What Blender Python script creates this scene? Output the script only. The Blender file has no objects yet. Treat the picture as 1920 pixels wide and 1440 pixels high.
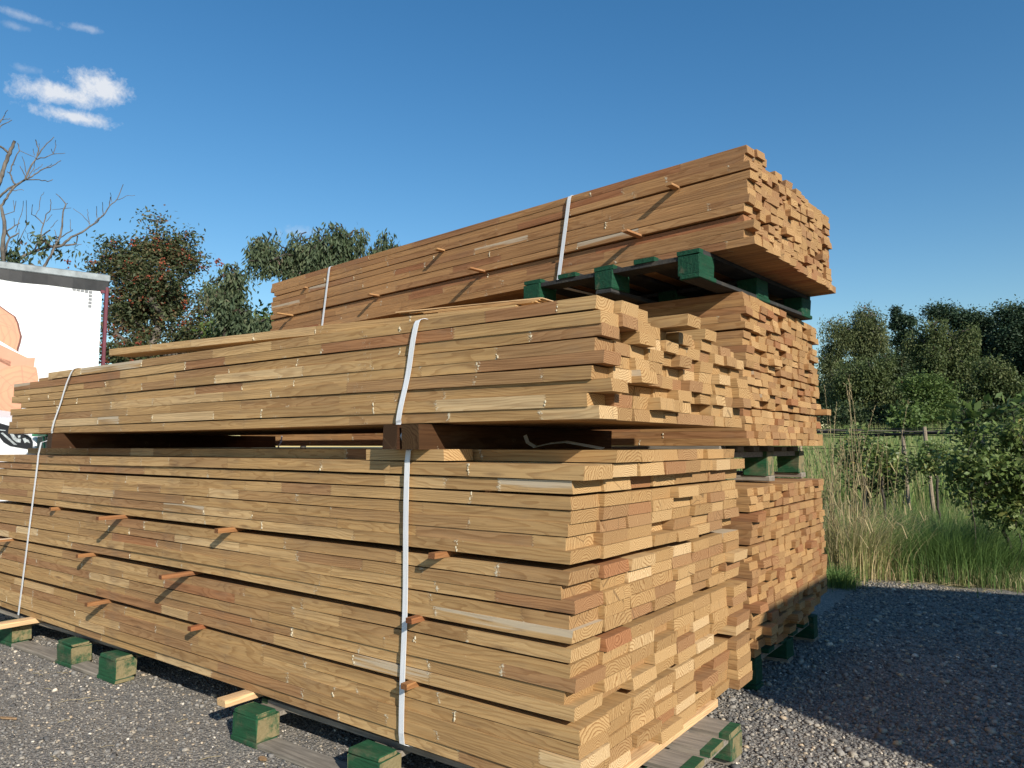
import bpy, math, random
import numpy as np
from mathutils import Matrix, Vector
R = math.radians
sc = bpy.context.scene
col = sc.collection
random.seed(7); rng = np.random.default_rng(7)

# ------------------------------------------------------------------ camera, sky, sun, exposure
F = 1362.0; PITCH = math.atan(117 / F); YAW = R(36.6); CAMH = 1.5
fw = np.array([-math.sin(YAW) * math.cos(PITCH), math.cos(YAW) * math.cos(PITCH), math.sin(PITCH)])
rt = np.array([math.cos(YAW), math.sin(YAW), 0.0]); up = np.cross(rt, fw)
CP = np.array([0, 0, CAMH])
cam = bpy.data.cameras.new('camera'); co = bpy.data.objects.new('camera', cam); col.objects.link(co)
cam.sensor_width = 36; cam.lens = 36 * F / 1920; cam.clip_end = 2000; cam.clip_start = 0.05
co.matrix_world = Matrix(((rt[0], up[0], -fw[0], 0), (rt[1], up[1], -fw[1], 0), (rt[2], up[2], -fw[2], CAMH), (0, 0, 0, 1)))
sc.camera = co
SUN = np.array([2.1, -1.0, 1.2]); SUN = SUN / np.linalg.norm(SUN)      # towards the sun
ELEV = math.asin(SUN[2]); AZ = math.atan2(SUN[0], SUN[1])
w = bpy.data.worlds.new('World'); sc.world = w; w.use_nodes = True
sl = bpy.data.lights.new('sun', 'SUN'); sl.energy = 4.6; sl.angle = R(0.53); sl.color = (1, .93, .82)
so = bpy.data.objects.new('sun', sl); col.objects.link(so); so.location = (8, -4, 12)
so.rotation_euler = Vector(SUN).to_track_quat('Z', 'Y').to_euler()
sc.view_settings.view_transform = 'Standard'; sc.view_settings.look = 'None'
sc.view_settings.exposure = 0.45; sc.view_settings.gamma = 1
sc.cycles.max_bounces = 6; sc.cycles.transparent_max_bounces = 6
SKY = 0.095

def ray(x, y): return fw + rt * (x - 960) / F + up * (720 - y) / F
def on(x, y, ax, v):
    d = ray(x, y); return CP + d * ((v - CP[ax]) / d[ax])
def at(x, y, d):                      # a point at horizontal distance d metres
    r = ray(x, y); return CP + r * (d / math.hypot(r[0], r[1]))

# ------------------------------------------------------------------ node helpers
class G:
    def __init__(s, tree): s.t = tree; s.n = tree.nodes; s.l = tree.links
    def node(s, typ, ins=None, **kw):
        n = s.n.new(typ)
        for k, v in kw.items(): setattr(n, k, v)
        for k, v in (ins or {}).items():
            if isinstance(v, bpy.types.NodeSocket): s.l.new(v, n.inputs[k])
            else: n.inputs[k].default_value = v
        return n
    def m(s, op, a, b=0.0, c=None, clamp=False):
        d = {0: a, 1: b}
        if c is not None: d[2] = c
        return s.node('ShaderNodeMath', d, operation=op, use_clamp=clamp).outputs[0]
    def vm(s, op, a, b): return s.node('ShaderNodeVectorMath', {0: a, 1: b}, operation=op).outputs[0]
    def noise(s, vec, scale, detail=2.0, rough=.5, dist=0.0):
        d = {'Scale': scale, 'Detail': detail, 'Roughness': rough, 'Distortion': dist}
        if vec is not None: d['Vector'] = vec
        return s.node('ShaderNodeTexNoise', d)
    def mix(s, f, a, b, blend='MIX'):
        n = s.n.new('ShaderNodeMix'); n.data_type = 'RGBA'; n.blend_type = blend
        for i, v in ((0, f), (6, a), (7, b)):
            if isinstance(v, bpy.types.NodeSocket): s.l.new(v, n.inputs[i])
            else: n.inputs[i].default_value = v if i == 0 or len(v) == 4 else (*v, 1)
        return n.outputs[2]
    def ramp(s, f, stops, interp='LINEAR'):
        n = s.n.new('ShaderNodeValToRGB'); s.l.new(f, n.inputs[0]); e = n.color_ramp.elements
        n.color_ramp.interpolation = interp
        while len(e) < len(stops): e.new(0.5)
        for el, (p, c) in zip(e, stops):
            el.position = p; el.color = (*c, 1) if not isinstance(c, (int, float)) else (c, c, c, 1)
        return n.outputs[0]
    def rng(s, v, a, b, c=0.0, d=1.0):
        return s.node('ShaderNodeMapRange', {0: v, 1: a, 2: b, 3: c, 4: d}).outputs[0]

def material(name):
    m = bpy.data.materials.new(name); m.use_nodes = True
    g = G(m.node_tree); p = m.node_tree.nodes['Principled BSDF']
    p.inputs['Specular IOR Level'].default_value = .3
    return m, g, p
def setin(g, p, k, v):
    if isinstance(v, bpy.types.NodeSocket): g.l.new(v, p.inputs[k])
    else: p.inputs[k].default_value = v
def bump(g, p, h, strength=.3, dist=.01):
    b = g.node('ShaderNodeBump', {'Height': h, 'Strength': strength, 'Distance': dist}); g.l.new(b.outputs[0], p.inputs['Normal'])

def plain(name, c, rough=.6, metal=0.0, nscale=8.0, var=.25, bumpd=0.0, spec=.3):
    m, g, p = material(name)
    tc = g.node('ShaderNodeTexCoord').outputs['Object']
    n = g.noise(tc, nscale, 5, .6).outputs[0]
    g.l.new(g.mix(g.rng(n, .3, .75), [v * (1 - var) for v in c], [min(1, v * (1 + var * .6)) for v in c]), p.inputs['Base Color'])
    p.inputs['Roughness'].default_value = rough; p.inputs['Metallic'].default_value = metal
    p.inputs['Specular IOR Level'].default_value = spec
    if bumpd: bump(g, p, g.noise(tc, nscale * 6, 6, .6).outputs[0], .5, bumpd)
    return m

# ------------------------------------------------------------------ world
g = G(w.node_tree); bg = w.node_tree.nodes['Background']
sky = g.node('ShaderNodeTexSky', sky_type='NISHITA', sun_disc=False, sun_elevation=ELEV, sun_rotation=AZ, altitude=50, air_density=1.25, dust_density=.15, ozone_density=3.0)
gen = g.node('ShaderNodeTexCoord').outputs['Generated']
def cloud(px, py, hw, hh, tilt=0.0, gain=1.0, thr=.45, sc_=1.0):
    """soft cloud round the direction of the sky that the photo shows it in"""
    d = ray(px, py); d = d / np.linalg.norm(d)
    e1 = rt - d * np.dot(rt, d); e1 /= np.linalg.norm(e1); e2 = up - d * np.dot(up, d); e2 /= np.linalg.norm(e2)
    e1, e2 = e1 * math.cos(tilt) + e2 * math.sin(tilt), e2 * math.cos(tilt) - e1 * math.sin(tilt)
    a = g.m('DIVIDE', g.node('ShaderNodeVectorMath', {0: gen, 1: tuple(e1)}, operation='DOT_PRODUCT').outputs['Value'], hw / 1600)
    b = g.m('DIVIDE', g.node('ShaderNodeVectorMath', {0: gen, 1: tuple(e2)}, operation='DOT_PRODUCT').outputs['Value'], hh / 1600)
    a = g.m('SUBTRACT', a, float(np.dot(d, e1)) / (hw / 1600)); b = g.m('SUBTRACT', b, float(np.dot(d, e2)) / (hh / 1600))
    front = g.m('GREATER_THAN', g.node('ShaderNodeVectorMath', {0: gen, 1: tuple(d)}, operation='DOT_PRODUCT').outputs['Value'], 0.5)
    r = g.m('SQRT', g.m('ADD', g.m('MULTIPLY', a, a), g.m('MULTIPLY', b, b)))
    n = g.noise(gen, 80 * sc_, 9, .66, .2).outputs[0]; n2 = g.noise(gen, 16 * sc_, 2, .5).outputs[0]
    v = g.m('ADD', g.m('SUBTRACT', 1.0, r), g.m('ADD', g.m('MULTIPLY', g.m('SUBTRACT', n, .5), 1.9), g.m('MULTIPLY', g.m('SUBTRACT', n2, .5), .8)))
    return g.m('MULTIPLY', g.m('MULTIPLY', g.m('POWER', g.rng(v, thr - .25, thr + .6), 1.2), gain), front)
masks = [cloud(112, 176, 74, 20, .0, .97, .05), cloud(188, 165, 50, 28, .0, .98, .05), cloud(142, 219, 66, 14, -.06, .95, .08),
         cloud(38, 28, 55, 9, -.12, .32, .3), cloud(158, 52, 36, 8, .05, .34, .3), cloud(48, 128, 26, 10, 0, .22, .35), cloud(30, 50, 24, 8, 0, .22, .3), cloud(560, 435, 60, 16, .1, .3, .3)]
mm = masks[0]
for k in masks[1:]: mm = g.m('MAXIMUM', mm, k)
hs = g.node('ShaderNodeHueSaturation', {'Saturation': 1.30, 'Value': 1.0, 'Color': sky.outputs[0]}).outputs[0]
skyc = g.mix(mm, hs, (6.0, 6.3, 6.8))
g.l.new(skyc, bg.inputs['Color']); bg.inputs['Strength'].default_value = SKY

# ------------------------------------------------------------------ mesh helpers
def tag(o, label=None, cat=None, group=None, kind=None):
    if label: o['label'] = label
    if cat: o['category'] = cat
    if group: o['group'] = group
    if kind: o['kind'] = kind
    return o
def empty(name, loc, rz=0.0, label=None, cat=None, group=None):
    o = bpy.data.objects.new(name, None); col.objects.link(o); o.empty_display_size = .1
    o.location = loc; o.rotation_euler = (0, 0, rz); return tag(o, label, cat, group)
def mesh_from(name, V, Fc, mats, parent=None, mi=None, smooth=False, loc=None, attrs=None):
    """V: n x 3; Fc: list of index tuples or an m x k array"""
    me = bpy.data.meshes.new(name)
    if isinstance(Fc, np.ndarray):
        V = np.asarray(V, np.float32); m_, k_ = Fc.shape
        me.vertices.add(len(V)); me.vertices.foreach_set('co', V.ravel())
        me.loops.add(m_ * k_); me.loops.foreach_set('vertex_index', Fc.astype(np.int32).ravel())
        me.polygons.add(m_); me.polygons.foreach_set('loop_start', np.arange(0, m_ * k_, k_, dtype=np.int32))
        me.update(calc_edges=True)
    else:
        me.from_pydata([tuple(map(float, v)) for v in V], [], Fc); me.update()
    for m in (mats if isinstance(mats, (list, tuple)) else [mats]): me.materials.append(m)
    if mi is not None: me.polygons.foreach_set('material_index', np.asarray(mi, np.int32))
    if smooth: me.polygons.foreach_set('use_smooth', np.ones(len(me.polygons), bool))
    for an, (typ, dom, data) in (attrs or {}).items():
        a = me.attributes.new(an, typ, dom)
        a.data.foreach_set('vector' if typ == 'FLOAT_VECTOR' else 'value', np.asarray(data, np.float32).ravel())
    o = bpy.data.objects.new(name, me); col.objects.link(o)
    if loc is not None: o.location = loc
    if parent: o.parent = parent
    return o

class MB:
    def __init__(s): s.v = []; s.f = []; s.mi = []
    def add(s, V, Fc, mi=0):
        b = len(s.v); s.v += [tuple(map(float, v)) for v in V]
        for f in Fc: s.f.append(tuple(i + b for i in f)); s.mi.append(mi)
        return s
    def box(s, x0, x1, y0, y1, z0, z1, mi=0, j=0.0, bev=0.0):
        J = lambda: random.uniform(-j, j) if j else 0
        if bev:
            V = []; b = bev
            for z, ins in ((z0, b), (z0 + b, 0), (z1 - b, 0), (z1, b)):
                for (x, sx) in ((x0, 1), (x1, -1)):
                    pass
                V += [(x0 + b + ins, y0 + ins, z), (x1 - b - ins, y0 + ins, z), (x1 - ins, y0 + b + ins, z), (x1 - ins, y1 - b - ins, z),
                      (x1 - b - ins, y1 - ins, z), (x0 + b + ins, y1 - ins, z), (x0 + ins, y1 - b - ins, z), (x0 + ins, y0 + b + ins, z)]
            V = [(a + J(), c + J(), d + J()) for a, c, d in V]
            Fc = [tuple(range(7, -1, -1)), tuple(range(24, 32))]
            for k in range(3):
                for i in range(8): a = k * 8 + i; c = k * 8 + (i + 1) % 8; Fc.append((a, c, c + 8, a + 8))
            return s.add(V, Fc, mi)
        V = [(x + J(), y + J(), z + J()) for z in (z0, z1) for y in (y0, y1) for x in (x0, x1)]
        return s.add(V, [(0, 2, 3, 1), (4, 5, 7, 6), (0, 1, 5, 4), (2, 6, 7, 3), (0, 4, 6, 2), (1, 3, 7, 5)], mi)
    def tube(s, P, rad, n=6, mi=0, cap=True):
        P = [np.array(p, float) for p in P]; rad = rad if isinstance(rad, (list, tuple)) else [rad] * len(P)
        V = []; ref = np.array([.3, .2, .93])
        for i, p in enumerate(P):
            t = P[min(i + 1, len(P) - 1)] - P[max(i - 1, 0)]; t = t / (np.linalg.norm(t) + 1e-9)
            a = np.cross(t, ref); a = a / (np.linalg.norm(a) + 1e-9); b = np.cross(t, a)
            for k in range(n): th = 2 * math.pi * k / n; V.append(p + rad[i] * (a * math.cos(th) + b * math.sin(th)))
        Fc = [(i * n + k, i * n + (k + 1) % n, (i + 1) * n + (k + 1) % n, (i + 1) * n + k) for i in range(len(P) - 1) for k in range(n)]
        if cap: Fc += [tuple(range(n)), tuple(range((len(P) - 1) * n, len(P) * n))[::-1]]
        return s.add(V, Fc, mi)
    def ribbon(s, P, side, width, thick=.0015, mi=0):
        """flat strap along P with real thickness; side: width direction"""
        P = [np.array(p, float) for p in P]; V = []; side = np.array(side, float); side /= np.linalg.norm(side)
        for i, p in enumerate(P):
            t = P[min(i + 1, len(P) - 1)] - P[max(i - 1, 0)]; nrm = np.cross(t, side); nrm = nrm / (np.linalg.norm(nrm) + 1e-9)
            for a, b in ((-1, -1), (1, -1), (1, 1), (-1, 1)): V.append(p + side * a * width / 2 + nrm * b * thick / 2)
        Fc = [(i * 4 + k, i * 4 + (k + 1) % 4, (i + 1) * 4 + (k + 1) % 4, (i + 1) * 4 + k) for i in range(len(P) - 1) for k in range(4)]
        Fc += [(3, 2, 1, 0), tuple(len(P) * 4 - 4 + k for k in range(4))]
        return s.add(V, Fc, mi)
    def disc(s, c, r, axis, depth, n=24, mi=0):
        """cylinder centred at c"""
        c = np.array(c, float); ax = np.array(axis, float); ax /= np.linalg.norm(ax)
        return s.tube([c - ax * depth / 2, c + ax * depth / 2], r, n, mi)
    def build(s, name, mats, parent=None, smooth=False, loc=None):
        return mesh_from(name, s.v, s.f, mats, parent, s.mi, smooth, loc)

# ------------------------------------------------------------------ sawn timber material
def wood(name, face_tint, end_tint, glue=1.0):
    m, g, p = material(name)
    att = g.node('ShaderNodeAttribute', attribute_name='jt').outputs['Vector']
    cen = g.node('ShaderNodeAttribute', attribute_name='cen').outputs['Vector']
    P = g.vm('SUBTRACT', g.node('ShaderNodeTexCoord').outputs['Object'], cen)
    s = g.node('ShaderNodeSeparateXYZ', {0: P}); x, y, z = s.outputs
    a = g.node('ShaderNodeSeparateXYZ', {0: att}); xj, sL, sR = a.outputs
    tri = g.m('PINGPONG', g.m('ADD', z, g.m('MULTIPLY', y, .35)), .0055)
    d = g.m('ADD', g.m('SUBTRACT', x, xj), g.m('MULTIPLY', g.m('SUBTRACT', tri, .0027), 2.0))
    side = g.m('GREATER_THAN', d, 0.0)
    seed = g.m('ADD', g.m('MULTIPLY', sL, g.m('SUBTRACT', 1.0, side)), g.m('MULTIPLY', sR, side))
    wn = g.node('ShaderNodeTexWhiteNoise', {'W': g.m('MULTIPLY', seed, 917.0)}, noise_dimensions='1D').outputs['Color']
    c = g.node('ShaderNodeSeparateColor', {0: wn}); c1, c2, c3 = c.outputs
    base = g.ramp(seed, [(0, (.56, .44, .27)), (.14, (.47, .335, .175)), (.4, (.40, .27, .13)), (.62, (.35, .235, .115)), (.82, (.315, .20, .105)), (.95, (.31, .175, .09)), (1, (.32, .16, .08))])
    # growth rings: distance from a pith that wanders beside the board
    wob = g.noise(g.vm('MULTIPLY', g.vm('ADD', P, g.vm('MULTIPLY', wn, (37., 11., 5.))), (1.6, 9., 9.)), 1.0, 3, .5).outputs['Color']
    wv = g.node('ShaderNodeSeparateColor', {0: wob})
    yy = g.m('ADD', g.m('SUBTRACT', y, g.m('MULTIPLY', g.m('SUBTRACT', c1, .5), .22)), g.m('MULTIPLY', g.m('SUBTRACT', wv.outputs[0], .5), .10))
    zz = g.m('ADD', g.m('SUBTRACT', z, g.m('MULTIPLY', g.m('SUBTRACT', c2, .62), .16)), g.m('MULTIPLY', g.m('SUBTRACT', wv.outputs[1], .5), .06))
    zz = g.m('ADD', zz, g.m('MULTIPLY', x, g.m('MULTIPLY', g.m('SUBTRACT', c3, .5), .07)))
    r = g.m('SQRT', g.m('ADD', g.m('MULTIPLY', yy, yy), g.m('MULTIPLY', zz, zz)))
    rp = g.m('FRACT', g.m('MULTIPLY', r, g.rng(c3, 0, 1, 65., 130.)))
    ring = g.ramp(rp, [(0, .0), (.5, .15), (.8, .85), (.93, 1.0), (1, .0)])
    nrm = g.node('ShaderNodeSeparateXYZ', {0: g.node('ShaderNodeTexCoord').outputs['Normal']}).outputs[0]
    isend = g.m('GREATER_THAN', g.m('ABSOLUTE', nrm), .7)
    fib = g.noise(g.vm('MULTIPLY', P, (5., 260., 260.)), 1.0, 4, .65).outputs[0]
    fib2 = g.noise(g.vm('MULTIPLY', P, (1.2, 28., 40.)), 1.0, 3, .6).outputs[0]
    saw = g.noise(g.vm('MULTIPLY', P, (220., 6., 6.)), 1.0, 2, .5).outputs[0]
    endn = g.noise(P, 260, 4, .6).outputs[0]
    colr = g.mix(g.m('MULTIPLY', ring, g.m('ADD', .48, g.m('MULTIPLY', isend, .48))), base, g.mix(1.0, base, (.50, .38, .28), 'MULTIPLY'))
    colr = g.mix(1.0, colr, g.ramp(fib, [(.25, (.74, .70, .66)), (.5, (1, 1, 1)), (.8, (1.14, 1.12, 1.08))]), 'MULTIPLY')
    stain = g.mix(1.0, colr, g.ramp(fib2, [(.28, (.70, .68, .66)), (.5, (1, 1, 1)), (.75, (1.16, 1.14, 1.08))]), 'MULTIPLY')
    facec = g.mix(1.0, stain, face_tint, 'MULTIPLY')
    blot = g.noise(g.vm('MULTIPLY', P, (3., 8., 8.)), 1.0, 4, .6).outputs[0]
    facec = g.mix(g.rng(blot, .54, .8, 0, .5), facec, (.17, .12, .08))
    # sapwood streaks on a few blocks
    sap = g.m('MULTIPLY', g.m('GREATER_THAN', c2, .978), g.rng(g.m('ADD', fib2, g.m('MULTIPLY', z, 6.0)), .45, .55))
    facec = g.mix(g.m('MULTIPLY', sap, .75), facec, (.50, .43, .32))
    # knots
    kv = g.node('ShaderNodeTexVoronoi', {'Vector': g.vm('MULTIPLY', g.vm('ADD', P, g.vm('MULTIPLY', wn, (9., 0., 0.))), (1.3, 3., 9.)), 'Scale': 1.0}, feature='F1')
    kn = g.rng(kv.outputs['Distance'], .035, .11, 1, 0)
    facec = g.mix(g.m('MULTIPLY', kn, .75), facec, (.09, .05, .03))
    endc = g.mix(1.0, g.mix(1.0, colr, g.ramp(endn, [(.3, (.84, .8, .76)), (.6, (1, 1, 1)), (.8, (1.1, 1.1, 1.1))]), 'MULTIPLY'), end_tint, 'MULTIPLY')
    crack = g.node('ShaderNodeTexVoronoi', {'Vector': g.vm('MULTIPLY', g.vm('ADD', P, g.vm('MULTIPLY', wn, (3., 3., 3.))), (9., 9., 4.)), 'Scale': 1.0}, feature='DISTANCE_TO_EDGE').outputs[0]
    endc = g.mix(g.m('MULTIPLY', g.rng(crack, .004, .012, 1, 0), g.m('MULTIPLY', g.m('GREATER_THAN', c1, .72), .6)), endc, (.10, .06, .03))
    out = g.mix(isend, facec, endc)
    # finger joints: a thin dark zigzag with dried glue here and there
    ad = g.m('ABSOLUTE', d)
    jl = g.m('MULTIPLY', g.rng(ad, .0006, .0018, 1, 0), g.m('SUBTRACT', 1.0, isend))
    out = g.mix(g.m('MULTIPLY', jl, .65), out, (.10, .07, .045))
    gn = g.noise(P, 70, 4, .65).outputs[0]; gbig = g.noise(P, 14, 1, .5).outputs[0]
    gl = g.m('MULTIPLY', g.rng(ad, .004, .016, 1, 0), g.rng(gn, .50, .60))
    gl = g.m('MULTIPLY', g.m('MULTIPLY', gl, g.m('SUBTRACT', 1.0, isend)), g.m('MULTIPLY', g.rng(gbig, .50, .56), glue))
    sm = g.m('MULTIPLY', g.rng(g.noise(P, 9, 3, .7).outputs[0], .66, .74), g.rng(g.noise(P, 120, 3, .6).outputs[0], .5, .62))
    gl = g.m('MAXIMUM', gl, g.m('MULTIPLY', g.m('MULTIPLY', sm, .7), g.m('SUBTRACT', 1.0, isend)))
    out = g.mix(gl, out, (.60, .53, .39))
    g.l.new(out, p.inputs['Base Color']); p.inputs['Roughness'].default_value = .78; p.inputs['Specular IOR Level'].default_value = .18
    h = g.m('ADD', g.m('MULTIPLY', fib, .5), g.m('ADD', g.m('MULTIPLY', ring, .25), g.m('ADD', g.m('MULTIPLY', gl, 1.5), g.m('MULTIPLY', saw, .06))))
    bump(g, p, h, .5, .0022)
    return m
M = {}
M['plank'] = wood('sawn_plank_wood', (1.10, 1.02, .92), (1.19, 1.14, 1.08))
M['board'] = wood('sawn_board_wood', (1.08, .91, .80), (1.20, 1.11, 1.03), .8)
M['batten'] = wood('sawn_batten_wood', (1.06, .86, .77), (1.16, 1.08, 1.02), .8)
M['glue'] = plain('dried_glue', (.60, .53, .38), .5, nscale=60, var=.15)
M['stick'] = wood('spacer_wood', (.95, .70, .58), (.6, .42, .36), 0)
M['fresh'] = wood('fresh_bearer_wood', (1.35, 1.2, 1.1), (1.5, 1.35, 1.2), 0)
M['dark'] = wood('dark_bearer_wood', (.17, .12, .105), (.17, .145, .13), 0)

def seeds(n, lo=0.0, hi=1.0):
    return [lo + (hi - lo) * (random.betavariate(1.7, 1.9) if random.random() < .8 else random.random()) for _ in range(n)]
def tone(s): return 'pale' if s < .22 else 'light tan' if s < .45 else 'tan' if s < .66 else 'brown' if s < .84 else 'reddish brown'
SPH = None
def blob_vf(c, r, sq=(1, .6, 1)):
    V = []; Fc = []
    for i, (zz, rr) in enumerate(((-1, 0), (-.5, .85), (.35, .9), (1, 0))):
        if rr == 0: V.append((c[0], c[1], c[2] + zz * r * sq[2]))
        else:
            for k in range(6):
                q = random.uniform(.75, 1.2); th = k * math.pi / 3 + i * .5
                V.append((c[0] + rr * r * q * math.cos(th) * sq[0], c[1] + rr * r * q * math.sin(th) * sq[1], c[2] + zz * r * sq[2]))
    Fc = [(0, 1 + (k + 1) % 6, 1 + k) for k in range(6)] + [(1 + k, 1 + (k + 1) % 6, 7 + (k + 1) % 6, 7 + k) for k in range(6)] + [(7 + k, 7 + (k + 1) % 6, 13) for k in range(6)]
    return V, Fc
def plank_geo(L, W, T, detail=2, seglen=(.28, .9), skew=.004, bow=.003, blobs=0.0, srange=(0, 1)):
    """long board in local space: x from -L to 0, y +-W/2, z +-T/2. returns V, F, mi, jt, lastseed"""
    js = []
    if detail >= 1:
        x = -random.uniform(.12, seglen[1])
        while x > -L + .15: js.append(x); x -= random.uniform(*seglen)
        if detail == 1: js = js[:2]
    js = js[::-1]
    sd = seeds(len(js) + 1, *srange)
    st = [-L]; info = []
    for k in range(len(js) + 1):
        a = js[k - 1] if k else -L; b = js[k] if k < len(js) else 0.0; mid = (a + b) / 2
        info.append((js[k - 1] if k else -99, sd[k - 1] if k else sd[0], sd[k])); st.append(mid)
        info.append((js[k] if k < len(js) else 99, sd[k], sd[k + 1] if k < len(js) else sd[k])); st.append(b)
    V = []; ph = random.uniform(0, 6.28); bw = random.uniform(-bow, bow); by = random.uniform(-bow, bow)
    for i, x in enumerate(st):
        dz = bw * math.sin(x * 1.3 + ph); dy = by * math.sin(x * .9 + ph * 2)
        ends = i in (0, len(st) - 1)
        k1 = random.uniform(-skew, skew) if ends else 0; k2 = random.uniform(-skew, skew) if ends else 0
        for yy, zz in ((-1, -1), (1, -1), (1, 1), (-1, 1)):
            V.append((x + yy * k1 + zz * k2, yy * W / 2 + dy + random.uniform(-.0006, .0006), zz * T / 2 + dz + random.uniform(-.0006, .0006)))
    Fc = []; jt = []; mi = []
    for i in range(len(st) - 1):
        for k in range(4):
            Fc.append((i * 4 + k, (i + 1) * 4 + k, (i + 1) * 4 + (k + 1) % 4, i * 4 + (k + 1) % 4)); jt.append(info[i]); mi.append(0)
    n = len(st) * 4
    Fc += [(0, 1, 2, 3), (n - 1, n - 2, n - 3, n - 4)]; jt += [info[0], info[-1]]; mi += [0, 0]
    if blobs:
        for x in js:
            if random.random() < blobs:
                zc = -T / 2 + random.uniform(.006, .014)
                for q in range(random.randint(2, 5)):
                    if zc > T / 2 - .004: break
                    rr = random.uniform(.0025, .0065); v, f = blob_vf((x + random.uniform(-.006, .006), -W / 2 - rr * .2, zc), rr, (1, .75, random.uniform(1, 1.5)))
                    b = len(V); V += v; Fc += [tuple(i + b for i in t) for t in f]; mi += [1] * len(f); jt += [(99, 0, 0)] * len(f)
                    zc += rr * random.uniform(1.6, 3.2)
    return V, Fc, mi, jt, sd[-1]
def plank_obj(name, loc, L, W, T, mat, rz=0.0, ry=0.0, parent=None, **kw):
    V, Fc, mi, jt, s = plank_geo(L, W, T, **kw)
    mats = [M[mat], M['glue']]
    me = bpy.data.meshes.new(name); me.from_pydata(V, [], Fc); me.update()
    for m in mats: me.materials.append(m)
    me.polygons.foreach_set('material_index', mi)
    a = me.attributes.new('jt', 'FLOAT_VECTOR', 'FACE'); a.data.foreach_set('vector', np.array(jt, np.float32).ravel())
    o = bpy.data.objects.new(name, me); col.objects.link(o); o.location = loc; o.rotation_euler = (0, ry, rz)
    if parent: o.parent = parent
    return o, s
ORD = 'first second third fourth fifth sixth seventh eighth ninth tenth eleventh twelfth thirteenth fourteenth fifteenth sixteenth seventeenth eighteenth nineteenth twentieth twenty-first twenty-second twenty-third twenty-fourth'.split()

# ------------------------------------------------------------------ ground
m, g, p = material('gravel')
tc = g.node('ShaderNodeTexCoord').outputs['Object']
v1 = g.node('ShaderNodeTexVoronoi', {'Vector': tc, 'Scale': 62.0, 'Randomness': 1.0}); v2 = g.node('ShaderNodeTexVoronoi', {'Vector': tc, 'Scale': 150.0})
r1 = g.node('ShaderNodeSeparateColor', {0: v1.outputs['Color']}).outputs[0]; r2 = g.node('ShaderNodeSeparateColor', {0: v2.outputs['Color']}).outputs[1]
cc = g.ramp(r1, [(0, (0.094, 0.089, 0.083)), (.5, (0.214, 0.201, 0.183)), (.8, (0.302, 0.275, 0.232)), (.95, (0.377, 0.329, 0.255)), (1, (0.528, 0.464, 0.359))])
c2 = g.ramp(r2, [(0, (0.082, 0.077, 0.070)), (.6, (0.226, 0.210, 0.185)), (1, (0.415, 0.366, 0.301))])
cc = g.mix(g.rng(v1.outputs['Distance'], .25, .55), cc, c2)
big = g.noise(tc, 1.1, 4, .6).outputs[0]
cc = g.mix(g.rng(big, .5, .72, 0, .45), cc, (.20, .175, .135))
g.l.new(cc, p.inputs['Base Color']); p.inputs['Roughness'].default_value = .85
h = g.m('ADD', g.m('MULTIPLY', v1.outputs['Distance'], -1.0), g.m('ADD', g.m('MULTIPLY', v2.outputs['Distance'], -.4), g.m('MULTIPLY', g.noise(tc, 9, 3).outputs[0], .6)))
bump(g, p, h, .8, .012)
M['gravel'] = m
m, g, p = material('earth_and_turf')
tc = g.node('ShaderNodeTexCoord').outputs['Object']
n1 = g.noise(tc, 1.3, 5, .6).outputs[0]; n2 = g.noise(tc, 26, 5, .7).outputs[0]
cc = g.mix(g.rng(n1, .38, .62), (.16, .13, .075), (.065, .085, .03))
cc = g.mix(g.rng(n2, .4, .7, 0, .6), cc, (.26, .21, .13))
g.l.new(cc, p.inputs['Base Color']); p.inputs['Roughness'].default_value = .95; bump(g, p, n2, .8, .03)
M['turf'] = m
def terr(x, y):
    t = np.clip((np.asarray(y) - 13.0) / 22.0, 0, 1); t = t * t * (3 - 2 * t); return 1.25 * t
ys = [-400, -60, -20, 0, 9] + list(np.linspace(11, 40, 30)) + [60, 120, 500]; xs = [-600, -100, -40] + list(np.linspace(-25, 20, 24)) + [60, 200, 600]
V = [(x, y, float(terr(x, y)) - .012 + (0.03 * math.sin(x * 1.3 + y) if 13 < y < 60 else 0)) for y in ys for x in xs]
nx = len(xs); Fc = [(j * nx + i, j * nx + i + 1, (j + 1) * nx + i + 1, (j + 1) * nx + i) for j in range(len(ys) - 1) for i in range(nx - 1)]
tag(mesh_from('ground', V, Fc, M['turf'], smooth=True), kind='structure')
# the gravel yard, ragged towards the verge
def edge_y(x): return 9.15 + (.0 if x > 0 else -.0) + .35 * max(-1.2, min(1.5, x + 1.6)) * .6 + .10 * math.sin(x * 3.1) + .06 * math.sin(x * 9.7 + 1) - (.9 * max(0, min(1, (-1.75 - x) / .25)) if x > -40 else 0)
xs = list(np.arange(-40, 30.01, .12)); V = [(x, -25, 0) for x in xs] + [(x, edge_y(x) + random.uniform(-.04, .04), -.002) for x in xs]
n = len(xs); Fc = [(i, i + 1, n + i + 1, n + i) for i in range(n - 1)]
tag(mesh_from('gravel_yard', V, Fc, M['gravel']), kind='structure')
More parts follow.
